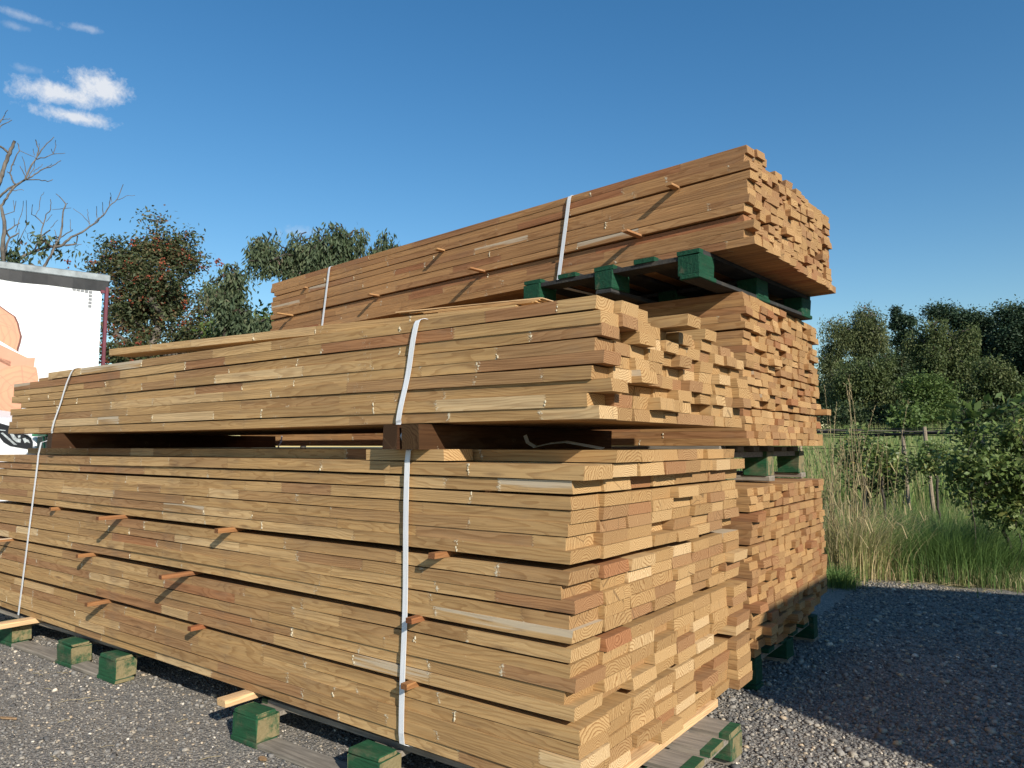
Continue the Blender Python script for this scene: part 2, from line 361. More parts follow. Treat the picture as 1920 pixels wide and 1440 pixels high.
# loose stones
def stones(n, xr, yr, rmin, rmax, keep=None, pw=2.2):
    xy = rng.uniform((xr[0], yr[0]), (xr[1], yr[1]), (n, 2))
    if keep is not None: xy = xy[keep(xy[:, 0], xy[:, 1])]
    r = rmin + (rmax - rmin) * rng.random(len(xy)) ** pw * 1.0
    return xy, r
def in_view(x, y): a = np.degrees(np.arctan2(x, y)) + 36.6; return (np.abs(a) < 38) & (y > .6)
parts = [stones(9000, (.2, 3.0), (2.5, 9.1), .005, .016, None, 2.4),
         stones(220, (-7, -2), (.9, 2.6), .010, .024, in_view, 2), stones(350, (-1.75, .3), (2.9, 9.0), .012, .030, in_view, 2.5),
         stones(26000, (-8, -2), (.9, 3.0), .0022, .011, in_view, 2.6),
         stones(34000, (-1.75, .25), (2.9, 9.1), .003, .014, in_view, 2.4),
         stones(900, (-8, -2), (.9, 2.5), .008, .022, in_view, 3.5),
         stones(1500, (-1.75, .3), (3., 9.0), .012, .03, in_view, 3.0)]
xy = np.vstack([a for a, b in parts]); rr = np.concatenate([b for a, b in parts]); n = len(rr)
# squashed irregular octa-based stones: 8 verts cuboid w/ noise
base = np.array([(-1, -1, -.5), (1, -1, -.5), (1, 1, -.5), (-1, 1, -.5), (-.62, -.62, .6), (.62, -.62, .6), (.62, .62, .6), (-.62, .62, .6)], float) * .75
q = base[None] * rng.uniform(.65, 1.25, (n, 8, 3)); th = rng.uniform(0, 6.28, n); cs, sn = np.cos(th)[:, None], np.sin(th)[:, None]
q[:, :, 0] *= rng.uniform(.8, 1.5, (n, 1)); tl = rng.uniform(-.35, .35, (n, 1)); q[:, :, 2] += q[:, :, 0] * tl
X = q[:, :, 0] * cs - q[:, :, 1] * sn; Y = q[:, :, 0] * sn + q[:, :, 1] * cs
V = np.stack([X * rr[:, None] + xy[:, :1], Y * rr[:, None] + xy[:, 1:], q[:, :, 2] * rr[:, None] * .85 + rr[:, None] * .22], -1).reshape(-1, 3)
fq = np.array([(0, 3, 2, 1), (4, 5, 6, 7), (0, 1, 5, 4), (1, 2, 6, 5), (2, 3, 7, 6), (3, 0, 4, 7)])
Fa = (fq[None] + (np.arange(n) * 8)[:, None, None]).reshape(-1, 4)
m, g, p = material('loose_stone')
a = g.node('ShaderNodeAttribute', attribute_name='rv').outputs['Fac']
cc = g.ramp(a, [(0, (0.079, 0.077, 0.076)), (.45, (0.194, 0.185, 0.172)), (.75, (0.292, 0.269, 0.235)), (.9, (0.377, 0.325, 0.252)), (.965, (0.462, 0.354, 0.235)), (1, (0.729, 0.661, 0.560))])
tc = g.node('ShaderNodeTexCoord').outputs['Object']
cc = g.mix(1.0, cc, g.ramp(g.noise(tc, 220, 3).outputs[0], [(.3, (.75, .75, .75)), (.7, (1.2, 1.2, 1.2))]), 'MULTIPLY')
g.l.new(cc, p.inputs['Base Color']); p.inputs['Roughness'].default_value = .8
rv = np.repeat(rng.random(n), 6)
tag(mesh_from('loose_gravel', V, Fa, m, attrs={'rv': ('FLOAT', 'FACE', rv)}), 'loose grey and brown gravel stones covering the yard', 'gravel', kind='stuff')

# ------------------------------------------------------------------ pallets
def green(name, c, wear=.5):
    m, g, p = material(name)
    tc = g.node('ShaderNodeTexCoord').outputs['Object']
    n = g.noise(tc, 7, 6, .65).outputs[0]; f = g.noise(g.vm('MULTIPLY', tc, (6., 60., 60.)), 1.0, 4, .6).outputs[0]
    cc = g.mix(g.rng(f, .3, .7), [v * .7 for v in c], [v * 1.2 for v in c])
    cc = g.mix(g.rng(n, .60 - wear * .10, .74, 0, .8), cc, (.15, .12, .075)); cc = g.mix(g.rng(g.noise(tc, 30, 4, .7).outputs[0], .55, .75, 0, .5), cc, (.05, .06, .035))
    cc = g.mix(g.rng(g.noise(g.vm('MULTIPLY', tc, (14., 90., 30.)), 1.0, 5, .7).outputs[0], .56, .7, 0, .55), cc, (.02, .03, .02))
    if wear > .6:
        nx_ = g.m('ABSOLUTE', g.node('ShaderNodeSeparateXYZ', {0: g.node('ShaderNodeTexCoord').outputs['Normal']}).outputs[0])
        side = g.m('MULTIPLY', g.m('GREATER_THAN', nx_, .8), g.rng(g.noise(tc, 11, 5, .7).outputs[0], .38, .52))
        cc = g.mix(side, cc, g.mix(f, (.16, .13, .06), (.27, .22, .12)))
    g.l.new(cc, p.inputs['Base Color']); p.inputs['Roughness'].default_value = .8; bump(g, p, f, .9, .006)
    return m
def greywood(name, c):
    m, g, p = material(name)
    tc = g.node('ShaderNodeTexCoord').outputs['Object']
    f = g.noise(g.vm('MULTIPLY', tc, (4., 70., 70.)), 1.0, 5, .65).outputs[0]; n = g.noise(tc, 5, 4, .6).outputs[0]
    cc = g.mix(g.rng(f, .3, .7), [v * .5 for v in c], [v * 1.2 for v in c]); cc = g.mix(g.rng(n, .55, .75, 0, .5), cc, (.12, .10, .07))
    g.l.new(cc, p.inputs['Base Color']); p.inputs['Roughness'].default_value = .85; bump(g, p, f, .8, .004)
    return m
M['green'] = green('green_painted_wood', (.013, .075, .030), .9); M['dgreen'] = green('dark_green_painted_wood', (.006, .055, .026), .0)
M['grey'] = greywood('weathered_grey_wood', (.27, .235, .19)); M['black'] = greywood('near_black_wood', (.035, .035, .034))  # second tone is near black, for the topmost pallet's boards
def pallet(label, org, rz, LX, LY, H, bx, paint, bare, deck, wid=.1, deck_ends_green=True, group='green block pallets under the timber', y_in=0.0, bw=.17, stub=True):
    """org: front-left bottom corner. deck boards and skids run along x, cross boards along y"""
    t = empty('pallet', org, rz, label, 'pallet', group)
    k = H / .144; td = .022 * k
    for y in np.linspace(y_in, LY - wid * 1.3, deck):
        MB().box(.05 if deck_ends_green else 0, LX - .05, y + .004, y + wid * 1.25, H - td, H, 0, .002).build('deck_board', bare, t)
        if deck_ends_green:
            for a, b in ((0, .05), (LX - .05, LX)):
                MB().box(a, b, y + .004, y + wid * 1.25, H - td, H - .0005, 0, .001).build('painted_board_end', paint, t)
    for x in bx:
        MB().box(x + .01, x + .01 + wid * 1.3, .142, LY - .142, H - 2 * td, H - td - .001, 0, .001).build('cross_board', bare, t)
        if stub: MB().box(x + .004, x + bw - .004, .004, .12, H - td + .001, H - .002, 0, .002, .004).build('painted_board_end', paint, t)
        for y in (0.0, LY / 2 - .07, LY - .14):
            MB().box(x, x + bw, y + .002, y + .14, td + .001, H - td - .001, 0, .005, .004).build('block', paint, t)
    for x in bx:
        MB().box(x - .012, x + bw + .012, -.003, .123, .0005, td + .0018, 0, .001, .004).build('painted_skid', paint, t)
    for y in (0.0, LY / 2 - .06, LY - .12):
        MB().box(0.0, LX, y, y + .12, .0, td, 0, .002, .004).build('skid_board', bare, t)
    return t
pallet('weathered green pallet with grey boards under the right end of the lower front stack', (-3.46, 2.25, 0), R(1.0), 2.2, 1.3, .162, (0, .86, 2.0), M['green'], M['grey'], 5, y_in=.17, bw=.20, wid=.135)
pallet('weathered green pallet beneath the far left part of the lower front stack', (-7.25, 2.22, 0), R(2.0), 2.42, 1.3, .162, (0, .68, 1.62, 2.20), M['green'], M['grey'], 5, y_in=.16, bw=.21)
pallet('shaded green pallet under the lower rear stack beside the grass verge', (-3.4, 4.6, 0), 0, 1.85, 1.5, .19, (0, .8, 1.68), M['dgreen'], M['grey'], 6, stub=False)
pallet('green pallet carrying the middle rear stack on top of the lower one', (-3.70, 4.30, 1.259), 0, 2.12, 1.72, .243, (0.45, 1.2, 1.94), M['green'], M['grey'], 6, deck_ends_green=False, stub=False)
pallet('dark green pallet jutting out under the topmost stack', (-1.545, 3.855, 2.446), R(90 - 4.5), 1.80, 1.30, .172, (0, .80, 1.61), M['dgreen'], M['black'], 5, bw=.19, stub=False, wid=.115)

# ------------------------------------------------------------------ bearers
def timber(name, label, cat, x0, x1, y0, y1, z0, z1, mat, group=None, rz=0.0):
    """timber lying along y"""
    o, s = plank_obj(name, (0, 0, 0), y1 - y0, x1 - x0, z1 - z0, mat, detail=0, bow=.001, srange=(0, .12) if mat == 'fresh' else (0, 1))
    o.rotation_euler = (0, 0, R(-90) + rz); o.location = ((x0 + x1) / 2, y0, (z0 + z1) / 2)
    return tag(o, label, cat, group)
gb = 'bearers under the lower front stack'
timber('bearer', 'pale fresh bearer poking out in front above the green block, lower front stack', 'bearer', -3.55, -3.478, 2.215, 3.9, .163, .1995, 'fresh', gb)
timber('bearer', 'pale fresh bearer poking out at the far left above the grey pallet', 'bearer', -6.36, -6.27, 2.06, 3.9, .163, .1995, 'fresh', gb)
timber('bearer', 'pale fresh bearer lying across the pallet under the plank ends', 'bearer', -1.60, -1.46, 2.36, 3.75, .163, .1995, 'fresh', gb)
gb = 'dark bearers between the two front stacks'
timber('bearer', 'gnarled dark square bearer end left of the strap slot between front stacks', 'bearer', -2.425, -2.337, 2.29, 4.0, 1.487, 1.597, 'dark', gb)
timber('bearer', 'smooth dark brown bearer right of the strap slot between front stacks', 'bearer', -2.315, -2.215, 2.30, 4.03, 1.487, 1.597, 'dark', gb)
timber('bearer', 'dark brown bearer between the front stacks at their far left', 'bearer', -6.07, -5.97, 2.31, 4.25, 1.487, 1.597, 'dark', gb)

# ------------------------------------------------------------------ stacks
YF = 2.37; PW = .225
SN = {'A': 'lower front stack', 'B': 'upper front stack', 'C': 'middle rear stack', 'D': 'lowest rear stack', 'E': 'topmost stack'}
# lower front stack
tops = []
z = .200
for grp, gap in ((5, .024), (5, .028), (5, .026), (5, .006)):
    for k in range(grp): tops.append(z); z += .0515
    z += gap
rowsA = tops[::-1]                                   # 20 layers, top of this list = L3
rowsA = [1.434, 1.374, 1.318] + rowsA
XA = [-1.42, -1.42, -1.48, -1.487, -1.49, -1.50, -1.513, -1.485, -1.49, -1.527, -1.471, -1.495, -1.475, -1.485, -1.494, -1.467, -1.522, -1.477, -1.453, -1.459, -1.445, -1.45, -1.46]
for i, zb in enumerate(rowsA):
    T = .0495 if i > 2 else (.050, .055, .051)[i]
    for c in range(8):
        if i == 0 and c == 0: continue
        if c == 0: xe = XA[i]
        else:
            xe = random.gauss(-1.474, .008) + (.03 if random.random() < .07 else 0) - (.05 if random.random() < .06 else 0)
            if i > 15 and c == 7: xe += .05
            if i == 0: xe = random.uniform(-1.47, -1.40) - .05 * (c > 4)
            if i == 1 and c: xe = -1.40 - random.uniform(0, .06)
        W = PW - .0035; y0 = YF + c * PW + random.uniform(-.0015, .0015)
        if c == 0: y0 += random.uniform(-.006, .010)
        L = 5.85 + random.uniform(-.06, .06)
        o, s = plank_obj('plank', (xe, y0 + W / 2, zb + T / 2 + .0006), L, W, T, 'plank', detail=2 if (c == 0 or i <= 1) else 1, blobs=.14 if c == 0 else 0, bow=.006 if c == 0 else .001)
        lab = (f'{tone(s)} plank forming the long face of the lower front stack, {ORD[i]} layer down' if c == 0 else
               f'{tone(s)} plank end in lower front stack, {ORD[i]} layer down, {ORD[c]} behind the near corner')
        tag(o, lab, 'plank', 'wide planks of the two front stacks')
stub, s = plank_obj('plank', (-2.13, YF + .1, 1.4605), .50, .19, .050, 'plank', detail=1)
tag(stub, 'short offcut plank strapped on top of the lower front stack below the dark bearers', 'plank', 'wide planks of the two front stacks')
# upper front stack
BW = .1435
XB = [-1.363, -1.346, -1.346, -1.373, -1.336, -1.39, -1.31, -1.408, -1.358]
LB = [4.9, 5.6, 5.62, 5.6, 5.45, 5.6, 5.66, 5.58, 5.66]
for i in range(9):
    zb = 2.021 - i * .0525
    for c in range(11):
        if i == 0 and c in (3, 5, 6, 8, 9, 10): continue
        xe = XB[i] if c == 0 else random.gauss(-1.362, .016) + (.05 if random.random() < .10 else 0) - (.045 if random.random() < .16 else 0)
        if i == 8 and c: xe = -1.358 + random.uniform(-.006, .01)
        if i == 0 and c == 4: xe = -1.24
        W = BW - .003; y0 = YF + c * BW + random.uniform(-.002, .002) + ((.0, .004, .012, .0, .006, .0, .010, .002, .008)[i] if c == 0 else 0)
        L = LB[i] if c == 0 else 5.5
        if i == 8 and c == 0: L = 5.66
        o, s = plank_obj('plank', (xe, y0 + W / 2, zb + .0255), L, W, .0505 + (.001 if i % 2 else -.001), 'plank', ry=0, detail=2 if (c == 0 or i in (0, 8)) else 1, blobs=.42 if c == 0 else 0, bow=.005 if c == 0 else .001)
        lab = (f'{tone(s)} plank forming the long face of the upper front stack, {ORD[i]} layer down' if c == 0 else
               f'{tone(s)} plank end in upper front stack, {ORD[i]} layer down, {ORD[c]} behind the near corner')
        tag(o, lab, 'plank', 'wide planks of the two front stacks')
o, s = plank_obj('plank', (-1.88, YF + .27, 2.101), 3.75, .17, .046, 'plank', rz=R(.4), ry=R(1.55), detail=2, srange=(0, .35), blobs=.3)
tag(o, 'bowed light plank lying loose on top of the upper front stack', 'plank', 'wide planks of the two front stacks')
for k in range(4):
    o, s = plank_obj('thin_lath', (-1.80 + .01 * k, YF + .25 + .012 * k, 2.130 + .0065 * k), .55 + .1 * k, .10, .005, 'fresh', rz=R(1 + 1.2 * k), ry=R(1.2), detail=0)
    tag(o, f'thin splintered lath on the upper front stack, {ORD[3 - k]} from the top of its pile', 'lath', 'thin laths on the upper front stack')

# rear stacks: boards (middle and lowest), battens (topmost)
rest = []        # geometry of the boards beyond the 300 largest
boards = []
YC = 4.33; CW = .1445; DW = .1335
zc = 1.505
rowsC = []
for k in range(20):
    rowsC.append(zc); zc += .0448
    if k in (4, 9, 14): zc += .013
rowsC = rowsC[::-1]
zd = .192; rowsD = []
for k in range(22):
    rowsD.append(zd); zd += .0462
    if k in (4, 9, 14, 18): zd += .010
rowsD = rowsD[::-1]
for i, zb in enumerate(rowsC):
    for c in range(12):
        xe = random.gauss(-1.47, .008) + (random.uniform(.02, .05) if random.random() < .08 else 0) - (.035 if random.random() < .09 else 0)
        if i >= 18: xe = -1.455 + random.uniform(-.008, .012)
        if c == 0: xe = -1.47 + random.uniform(-.02, .02)
        if i == 14 and c == 11: xe = -1.385
        boards.append(('C', i, c, xe, YC + c * CW, zb, .0435, 5.2))
for i, zb in enumerate(rowsD):
    for c in range(13):
        xe = random.gauss(-1.47, .007) + (random.uniform(.02, .04) if random.random() < .08 else 0) - (.05 if random.random() < .08 else 0)
        if i >= 17: xe = -1.47 - .035 * (i - 17) + random.uniform(-.02, .02) + (.07 if random.random() < .15 else 0)
        boards.append(('D', i, c, xe, YC + .02 + c * DW, zb, .0448, 5.0))
def score(b):
    s, i, c, xe, y0, zb, T, L = b
    d2 = xe * xe + y0 * y0; a = (.144 if s == 'C' else .133) * T / d2 * abs(xe) / math.sqrt(d2)
    if s == 'C' and c == 0: a += .05
    if s == 'C' and i in (0,): a += .02
    if s == 'D' and i > 17: a *= .5
    return a
boards.sort(key=score, reverse=True)
RV = []; RF = []; RJ = []; RC = []
for n_, (s_, i, c, xe, y0, zb, T, L) in enumerate(boards):
    W = (CW if s_ == 'C' else DW) - .003; y0 += random.uniform(-.001, .001)
    if n_ < 300:
        o, sd_ = plank_obj('board', (xe, y0 + W / 2, zb + T / 2), L, W, T, 'board', detail=2 if (c == 0 or i == 0) else 1, blobs=.3 if c == 0 else 0, bow=.001, srange=(.12, 1) if s_ == 'C' else (.25, 1))
        st = SN[s_]
        lab = (f'{tone(sd_)} board along the front of the {st}, {ORD[i]} layer down' if c == 0 else f'{tone(sd_)} board end in {st}, {ORD[i]} layer down, {ORD[c]} behind its near corner')
        tag(o, lab, 'board', 'boards of the two rear stacks')
    else:
        V, Fc, mi, jt, sd_ = plank_geo(L, W, T, detail=1, bow=.001, srange=(.25, 1))
        b = len(RV); cx = (xe, y0 + W / 2, zb + T / 2)
        RV += [(v[0] + cx[0], v[1] + cx[1], v[2] + cx[2]) for v in V]; RF += [tuple(k + b for k in f) for f in Fc]; RJ += jt; RC += [cx] * len(Fc)
rs = mesh_from('rear_boards', RV, RF, M['board'], attrs={'jt': ('FLOAT_VECTOR', 'FACE', RJ), 'cen': ('FLOAT_VECTOR', 'FACE', RC)})
tag(rs, 'remaining small board ends of the lowest rear stack', 'boards', kind='stuff')
# topmost stack
EO = np.array([-1.30, 3.965, 2.620]); EA = R(-6.0); ca, sa = math.cos(EA), math.sin(EA); EW = .0985; NE = 17
zr = 0.0; rowsE = []
for k in range(12):
    rowsE.append(zr); zr += .0462
    if k in (3, 8): zr += .010
rowsE = rowsE[::-1]
for i, zb in enumerate(rowsE):
    for c in range(NE):
        if i == 0 and c in (3, 4, 6): continue
        loc_x = -.085 * c * EW + random.gauss(0, .007) + (random.uniform(.015, .04) if random.random() < .12 else 0) - (random.uniform(.02, .055) if random.random() < .14 else 0)
        if c == 0: loc_x = random.uniform(-.03, .03)
        if i == 11: loc_x = -.085 * c * EW + random.uniform(-.012, .012) + .03
        if i == 8 and c == 0: loc_x = -.035
        ly = c * EW + (EW - .002) / 2
        if c == 0 and i in (8,): ly += .02
        x = EO[0] + loc_x * ca - ly * sa; y = EO[1] + loc_x * sa + ly * ca
        o, s = plank_obj('batten', (x, y, EO[2] + zb + .0225), 5.18 + random.uniform(-.01, .03), EW - .002, .0452, 'batten', rz=EA, detail=2 if (c == 0 or i in (0, 11)) else 1, blobs=.28 if c == 0 else 0, bow=.004 if c == 0 else .001, srange=(.25, 1), seglen=(.3, 1.1))
        lab = (f'{tone(s)} batten forming the long face of the topmost stack, {ORD[i]} layer down' if c == 0 else
               f'{tone(s)} batten end in topmost stack, {ORD[i]} layer down, {ORD[c]} behind its near corner')
        tag(o, lab, 'batten', 'battens of the topmost stack')

# spacer sticks
def stick(x, yf, z, prot, lab, grp, w_=.028, h_=.017, rz=0.0, L=1.2, mat='stick'):
    o, s = plank_obj('spacer_stick', (x, yf - prot, z), L, w_, h_, mat, detail=0, skew=.001, srange=(.5, 1))
    o.rotation_euler = (0, 0, R(-90) + math.pi * 0 + rz); o.location = (x, yf - prot, z); tag(o, lab, 'spacer stick', grp)
    return o
for gz, lst in ((.4695, ((-5.137, .13, 'far left'), (-3.98, .075, 'left of the middle'), (-2.30, .055, 'beside the strap'))),
                (.7530, ((-6.80, .12, 'far left'), (-5.387, .095, 'left of the middle'), (-4.132, .175, 'middle, the longest'), (-2.265, .065, 'beside the strap'))),
                (1.0375, ((-6.0, .04, 'far left'), (-4.971, .16, 'left of the middle'), (-3.71, .095, 'middle'), (-2.131, .07, 'right of the strap')))):
    ly = {.4695: 'lowest', .7530: 'middle', 1.0375: 'upper'}[gz]
    for x, pr, wh in lst:
        stick(x, YF, gz, pr, f'reddish spacer stick in the {ly} gap of the lower front stack, {wh.split(",")[0]}', 'spacer sticks in the lower front stack', h_=.0235, w_=.036)
stick(-1.90, YF, 1.3115, -.02, 'short pale spacer stick between upper layers near the corner of the lower front stack', 'spacer sticks in the lower front stack', h_=.010)
ex = np.array([ca, sa]); ey = np.array([-sa, ca])
def e_at(lx, ly): return EO[0] + lx * ca - ly * sa, EO[1] + lx * sa + ly * ca
for (lx, zz, pr, wh) in ((-4.80, rowsE[7] - .0045, .17, 'leftmost in the lower gap'), (-3.39, rowsE[7] - .0045, .10, 'second from the left in the lower gap'), (-2.09, rowsE[7] - .0045, .15, 'third from the left in the lower gap'), (-.72, rowsE[7] - .0045, .16, 'rightmost in the lower gap'),
                         (-4.54, rowsE[2] - .0045, .03, 'leftmost in the upper gap'), (-2.54, rowsE[2] - .0045, .08, 'middle of the upper gap'), (-.45, rowsE[2] - .0045, .09, 'rightmost in the upper gap')):
    X_, Y_ = e_at(lx, -pr)
    o = stick(X_, Y_ + 0, EO[2] + zz, 0, f'pale spacer stick poking from the topmost stack, {wh}', 'spacer sticks in the topmost stack', h_=.0125, w_=.042, rz=EA, L=1.0, mat='fresh')

# ------------------------------------------------------------------ straps
m, g, p = material('plastic_strap')
tc = g.node('ShaderNodeTexCoord').outputs['Object']
f = g.noise(g.vm('MULTIPLY', tc, (400., 400., 3.)), 1.0, 2).outputs[0]
g.l.new(g.mix(g.rng(f, .3, .7), (.60, .62, .64), (.80, .81, .82)), p.inputs['Base Color']); p.inputs['Roughness'].default_value = .35; p.inputs['Specular IOR Level'].default_value = .5
M['strap'] = m
def strap(label, pts, side, width=.024):
    # rounded corners by sampling
    b = MB(); b.ribbon(pts, side, width, .0022); return tag(b.build('strap', M['strap']), label, 'strap', 'white plastic straps round the stacks')
def loop(x0, x1, yf, yb, z0, z1, xbulge=0.0, under=None):
    """from the top edge at (x0) to the bottom edge at (x1) on the front face, round behind"""
    P = []
    P += [(x0, yf + .35, z1 + .004), (x0, yf + .02, z1 + .004), (x0, yf - .004, z1 - .004)]
    for t in np.linspace(.04, .96, 14): P.append((x0 + (x1 - x0) * t + xbulge * math.sin(math.pi * t), yf - .008 - .004 * math.sin(t * 9), z1 + (z0 - z1) * t))
    P += [(x1, yf - .004, z0 + .004)]
    P += under if under else [(x1, yf + .02, z0 - .004), (x1, yf + .4, z0 - .004)]
    return P
strap('white plastic strap on the right part of the lower front stack', loop(-2.335, -2.352, YF - .005, 0, .200, 1.487, .0, [(-2.34, YF + .03, .186), (-2.24, YF + .30, .182)]), (1, 0, 0), .030)
strap('white plastic strap on the far left of the lower front stack', [(-6.20, YF + .25, 1.52), (-6.26, YF + .06, 1.560), (-6.30, YF - .01, 1.53), (-6.335, YF - .012, 1.44)] + [(-6.335 - .215 * t, YF - .010, 1.44 - 1.25 * t) for t in np.linspace(.06, 1, 12)], (1, 0, 0), .024)
strap('white plastic strap leaning over the right part of the upper front stack', loop(-2.285, -2.400, YF - .004, 0, 1.60, 2.074, .0, [(-2.385, YF - .035, 1.585), (-2.335, YF - .060, 1.545), (-2.326, YF - .03, 1.50)]), (1, 0, .15), .032)
strap('white plastic strap leaning over the left end of the upper front stack', loop(-5.80, -6.115, YF - .004, 0, 1.60, 2.075, -.03, [(-6.12, YF - .03, 1.575), (-6.125, YF - .03, 1.53), (-6.125, YF + .03, 1.50)]), (1, 0, .25), .026)
def estrap(label, lx0, lx1, ztop, zbot, wd, tail=None):
    P = []
    for (lx, ly, z_) in [(lx0, .3, ztop + .003), (lx0, .01, ztop + .003), (lx0, -.012, ztop - .004)] + [(lx0 + (lx1 - lx0) * t, -.016, ztop + (zbot - ztop) * t) for t in np.linspace(.05, 1, 12)] + (tail or []):
        a, b = e_at(lx, ly); P.append((a, b, z_))
    strap(label, P, (ca, sa, .1), wd)
zt = EO[2] + rowsE[0] + .0452
estrap('white plastic strap on the right part of the topmost stack above the pallet', -1.25, -1.355, zt, EO[2] - .02, .030, [(-1.357, .0, EO[2] - .035), (-1.30, .35, EO[2] - .05)])
estrap('white plastic strap on the left part of the topmost stack', -4.12, -4.225, zt, EO[2] + .0, .028)
b = MB(); b.ribbon([(-5.95, 4.30, 1.60), (-5.94, 4.29, 1.55), (-5.97, 4.28, 1.50), (-5.98, 4.3, 1.44)], (1, 0, 0), .02, .002)
tag(b.build('strap', M['strap']), 'short bit of white strap seen deep in the slot between the front stacks', 'strap', 'white plastic straps round the stacks')
b = MB(); b.ribbon([(-2.11, 2.95, 1.555), (-2.08, 2.93, 1.52), (-2.03, 2.92, 1.498), (-1.95, 2.93, 1.515), (-1.87, 2.95, 1.522), (-1.77, 2.97, 1.505), (-1.69, 2.99, 1.49)], (0, 1, .3), .028, .002)
tag(b.build('strap', M['strap']), 'loose curled strap end lying in the shade between the two front stacks', 'strap', 'white plastic straps round the stacks')

# ------------------------------------------------------------------ vehicles
M['white'] = plain('white_paint', (.78, .79, .80), .35, nscale=3, var=.04, spec=.5); M['glass'] = plain('dark_glass', (.02, .025, .03), .06, nscale=2, var=.3, spec=.8)
M['rubber'] = plain('tyre_rubber', (.025, .025, .027), .85, nscale=30, var=.3); M['steel'] = plain('grey_metal', (.42, .45, .47), .38, .6, nscale=6, var=.25)
M['blackp'] = plain('black_plastic', (.02, .021, .023), .5, nscale=10, var=.3); M['lamp'] = plain('lamp_reflector', (.62, .68, .75), .15, .5, nscale=30, var=.5); M['red'] = plain('dark_red_paint', (.13, .03, .045), .5, nscale=6, var=.25)
def wheel(parent, c, r, wd):
    t = MB().disc(c, r, (0, 1, 0), wd, 28).build('wheel', M['rubber'], parent)
    b = MB(); b.disc(c, r * .58, (0, 1, 0), wd + .02, 18)
    for k in range(5):
        th = k * 2 * math.pi / 5; b.disc((c[0] + r * .3 * math.cos(th), c[1], c[2] + r * .3 * math.sin(th)), r * .07, (0, 1, 0), wd + .05, 8)
    b.build('rim', M['steel'], t)
def van(label, loc, rz, prof, LW, hz, nose, sx=1.0):
    """panel van heading +x in local space. prof: (x, z) outline; LW: width"""
    t = empty('panel_van', loc, rz, label, 'van')
    n = len(prof); V = []
    for y, ins in ((0, .10), (.10, 0), (LW - .10, 0), (LW, .10)):
        cx = sum(a for a, b in prof) / n; cz = 1.3
        for (a, b) in prof: V.append((a - (ins if a > cx else -ins) * .6, y, b - (ins if b > cz else 0)))
    Fc = [(k * n + i, k * n + (i + 1) % n, (k + 1) * n + (i + 1) % n, (k + 1) * n + i) for k in range(3) for i in range(n)] + [tuple(range(n))[::-1], tuple(range(3 * n, 4 * n))]
    mesh_from('body', V, Fc, M['white'], t)
    xf = nose
    for x in (1.25, xf - 1.05): 
        for y in (.13, LW - .13): wheel(t, (x, y, .36 * sx), .36 * sx, .24)
    MB().box(xf - .06, xf + .05, .12, LW - .12, .35, .62 * sx, 0, 0, .02).build('bumper', M['blackp'], t)
    MB().box(.0, xf - 1.6, -.012, .03, .75 * sx, .85 * sx, 0, 0, .004).build('side_moulding', M['blackp'], t)
    return t
prof = [(0, .45), (0, 3.04), (.12, 3.12), (3.3, 3.12), (3.7, 2.98), (4.1, 2.74), (4.6, 2.38), (5.25, 1.88), (5.75, 1.50), (6.45, 1.42), (6.62, 1.15), (6.66, .5), (6.4, .42)]
t = van('white panel van parked on the gravel outside the picture, shading the yard', (3.0 + 2.0, 2.30, 0), R(90), prof, 2.0, 3, 6.62)
MB().add([(4.66, .12, 2.36), (5.28, .10, 1.88), (5.70, .10, 1.56), (5.70, 1.9, 1.56), (5.28, 1.9, 1.88), (4.66, 1.88, 2.36), (4.60, .12, 2.34), (5.22, .10, 1.86), (5.66, .10, 1.53), (5.66, 1.9, 1.53), (5.22, 1.9, 1.86), (4.60, 1.88, 2.34)],
         [(0, 1, 4, 5), (1, 2, 3, 4), (6, 11, 10, 7), (7, 10, 9, 8), (0, 6, 7, 1), (1, 7, 8, 2), (2, 8, 9, 3), (3, 9, 10, 4), (4, 10, 11, 5), (5, 11, 6, 0)]).build('windscreen', M['glass'], t)
for y in (.0, 1.99): MB().add([(4.0, y - .006, 1.45), (5.4, y - .006, 1.45), (4.6, y - .006, 2.10), (4.0, y - .006, 2.2), (4.0, y + .016, 1.45), (5.4, y + .016, 1.45), (4.6, y + .016, 2.10), (4.0, y + .016, 2.2)], [(0, 1, 2, 3), (7, 6, 5, 4), (0, 4, 5, 1), (1, 5, 6, 2), (2, 6, 7, 3), (3, 7, 4, 0)]).build('side_window', M['glass'], t)
for y in (.15, 1.55): MB().box(6.42, 6.63, y, y + .3, .95, 1.2, 0, 0, .03).build('headlight', M['lamp'], t)
# van at the left: high bonnet and black headlight surround
VA = R(38); vh = np.array([math.cos(VA), math.sin(VA)]); vn = np.array([-vh[1], vh[0]]); VO = np.array([-7.869, 2.939]) - vh * 5.72
t = van('white van with a black rimmed headlight standing in front of the lorry trailer', (VO[0], VO[1], 0), VA, [(0, .6), (0, 3.0), (2.2, 3.0), (2.7, 2.8), (3.7, 1.98), (4.6, 1.86), (5.20, 1.79), (5.45, 1.70), (5.6, 1.655), (5.68, 1.58), (5.72, 1.47), (5.73, .6), (5.4, .5)], 2.2, 3, 5.72, 1.2)
def vhit(px, py):
    d = ray(px, py); k = float((VO - CP[:2]) @ vn / (d[:2] @ vn)); q = CP + d * k; return float((q[:2] - VO) @ vh), float(q[2])
def slab(b, P, d, mi=0):
    """polygon in the plane of the van side, standing d proud"""
    n = len(P); V = [(x, d, z) for x, z in P] + [(x, .03, z) for x, z in P]
    return b.add(V, [tuple(range(n)), tuple(range(n, 2 * n))[::-1]] + [(i, n + i, n + (i + 1) % n, (i + 1) % n) for i in range(n)], mi)
def vp(*P): return [vhit(*q) for q in P]
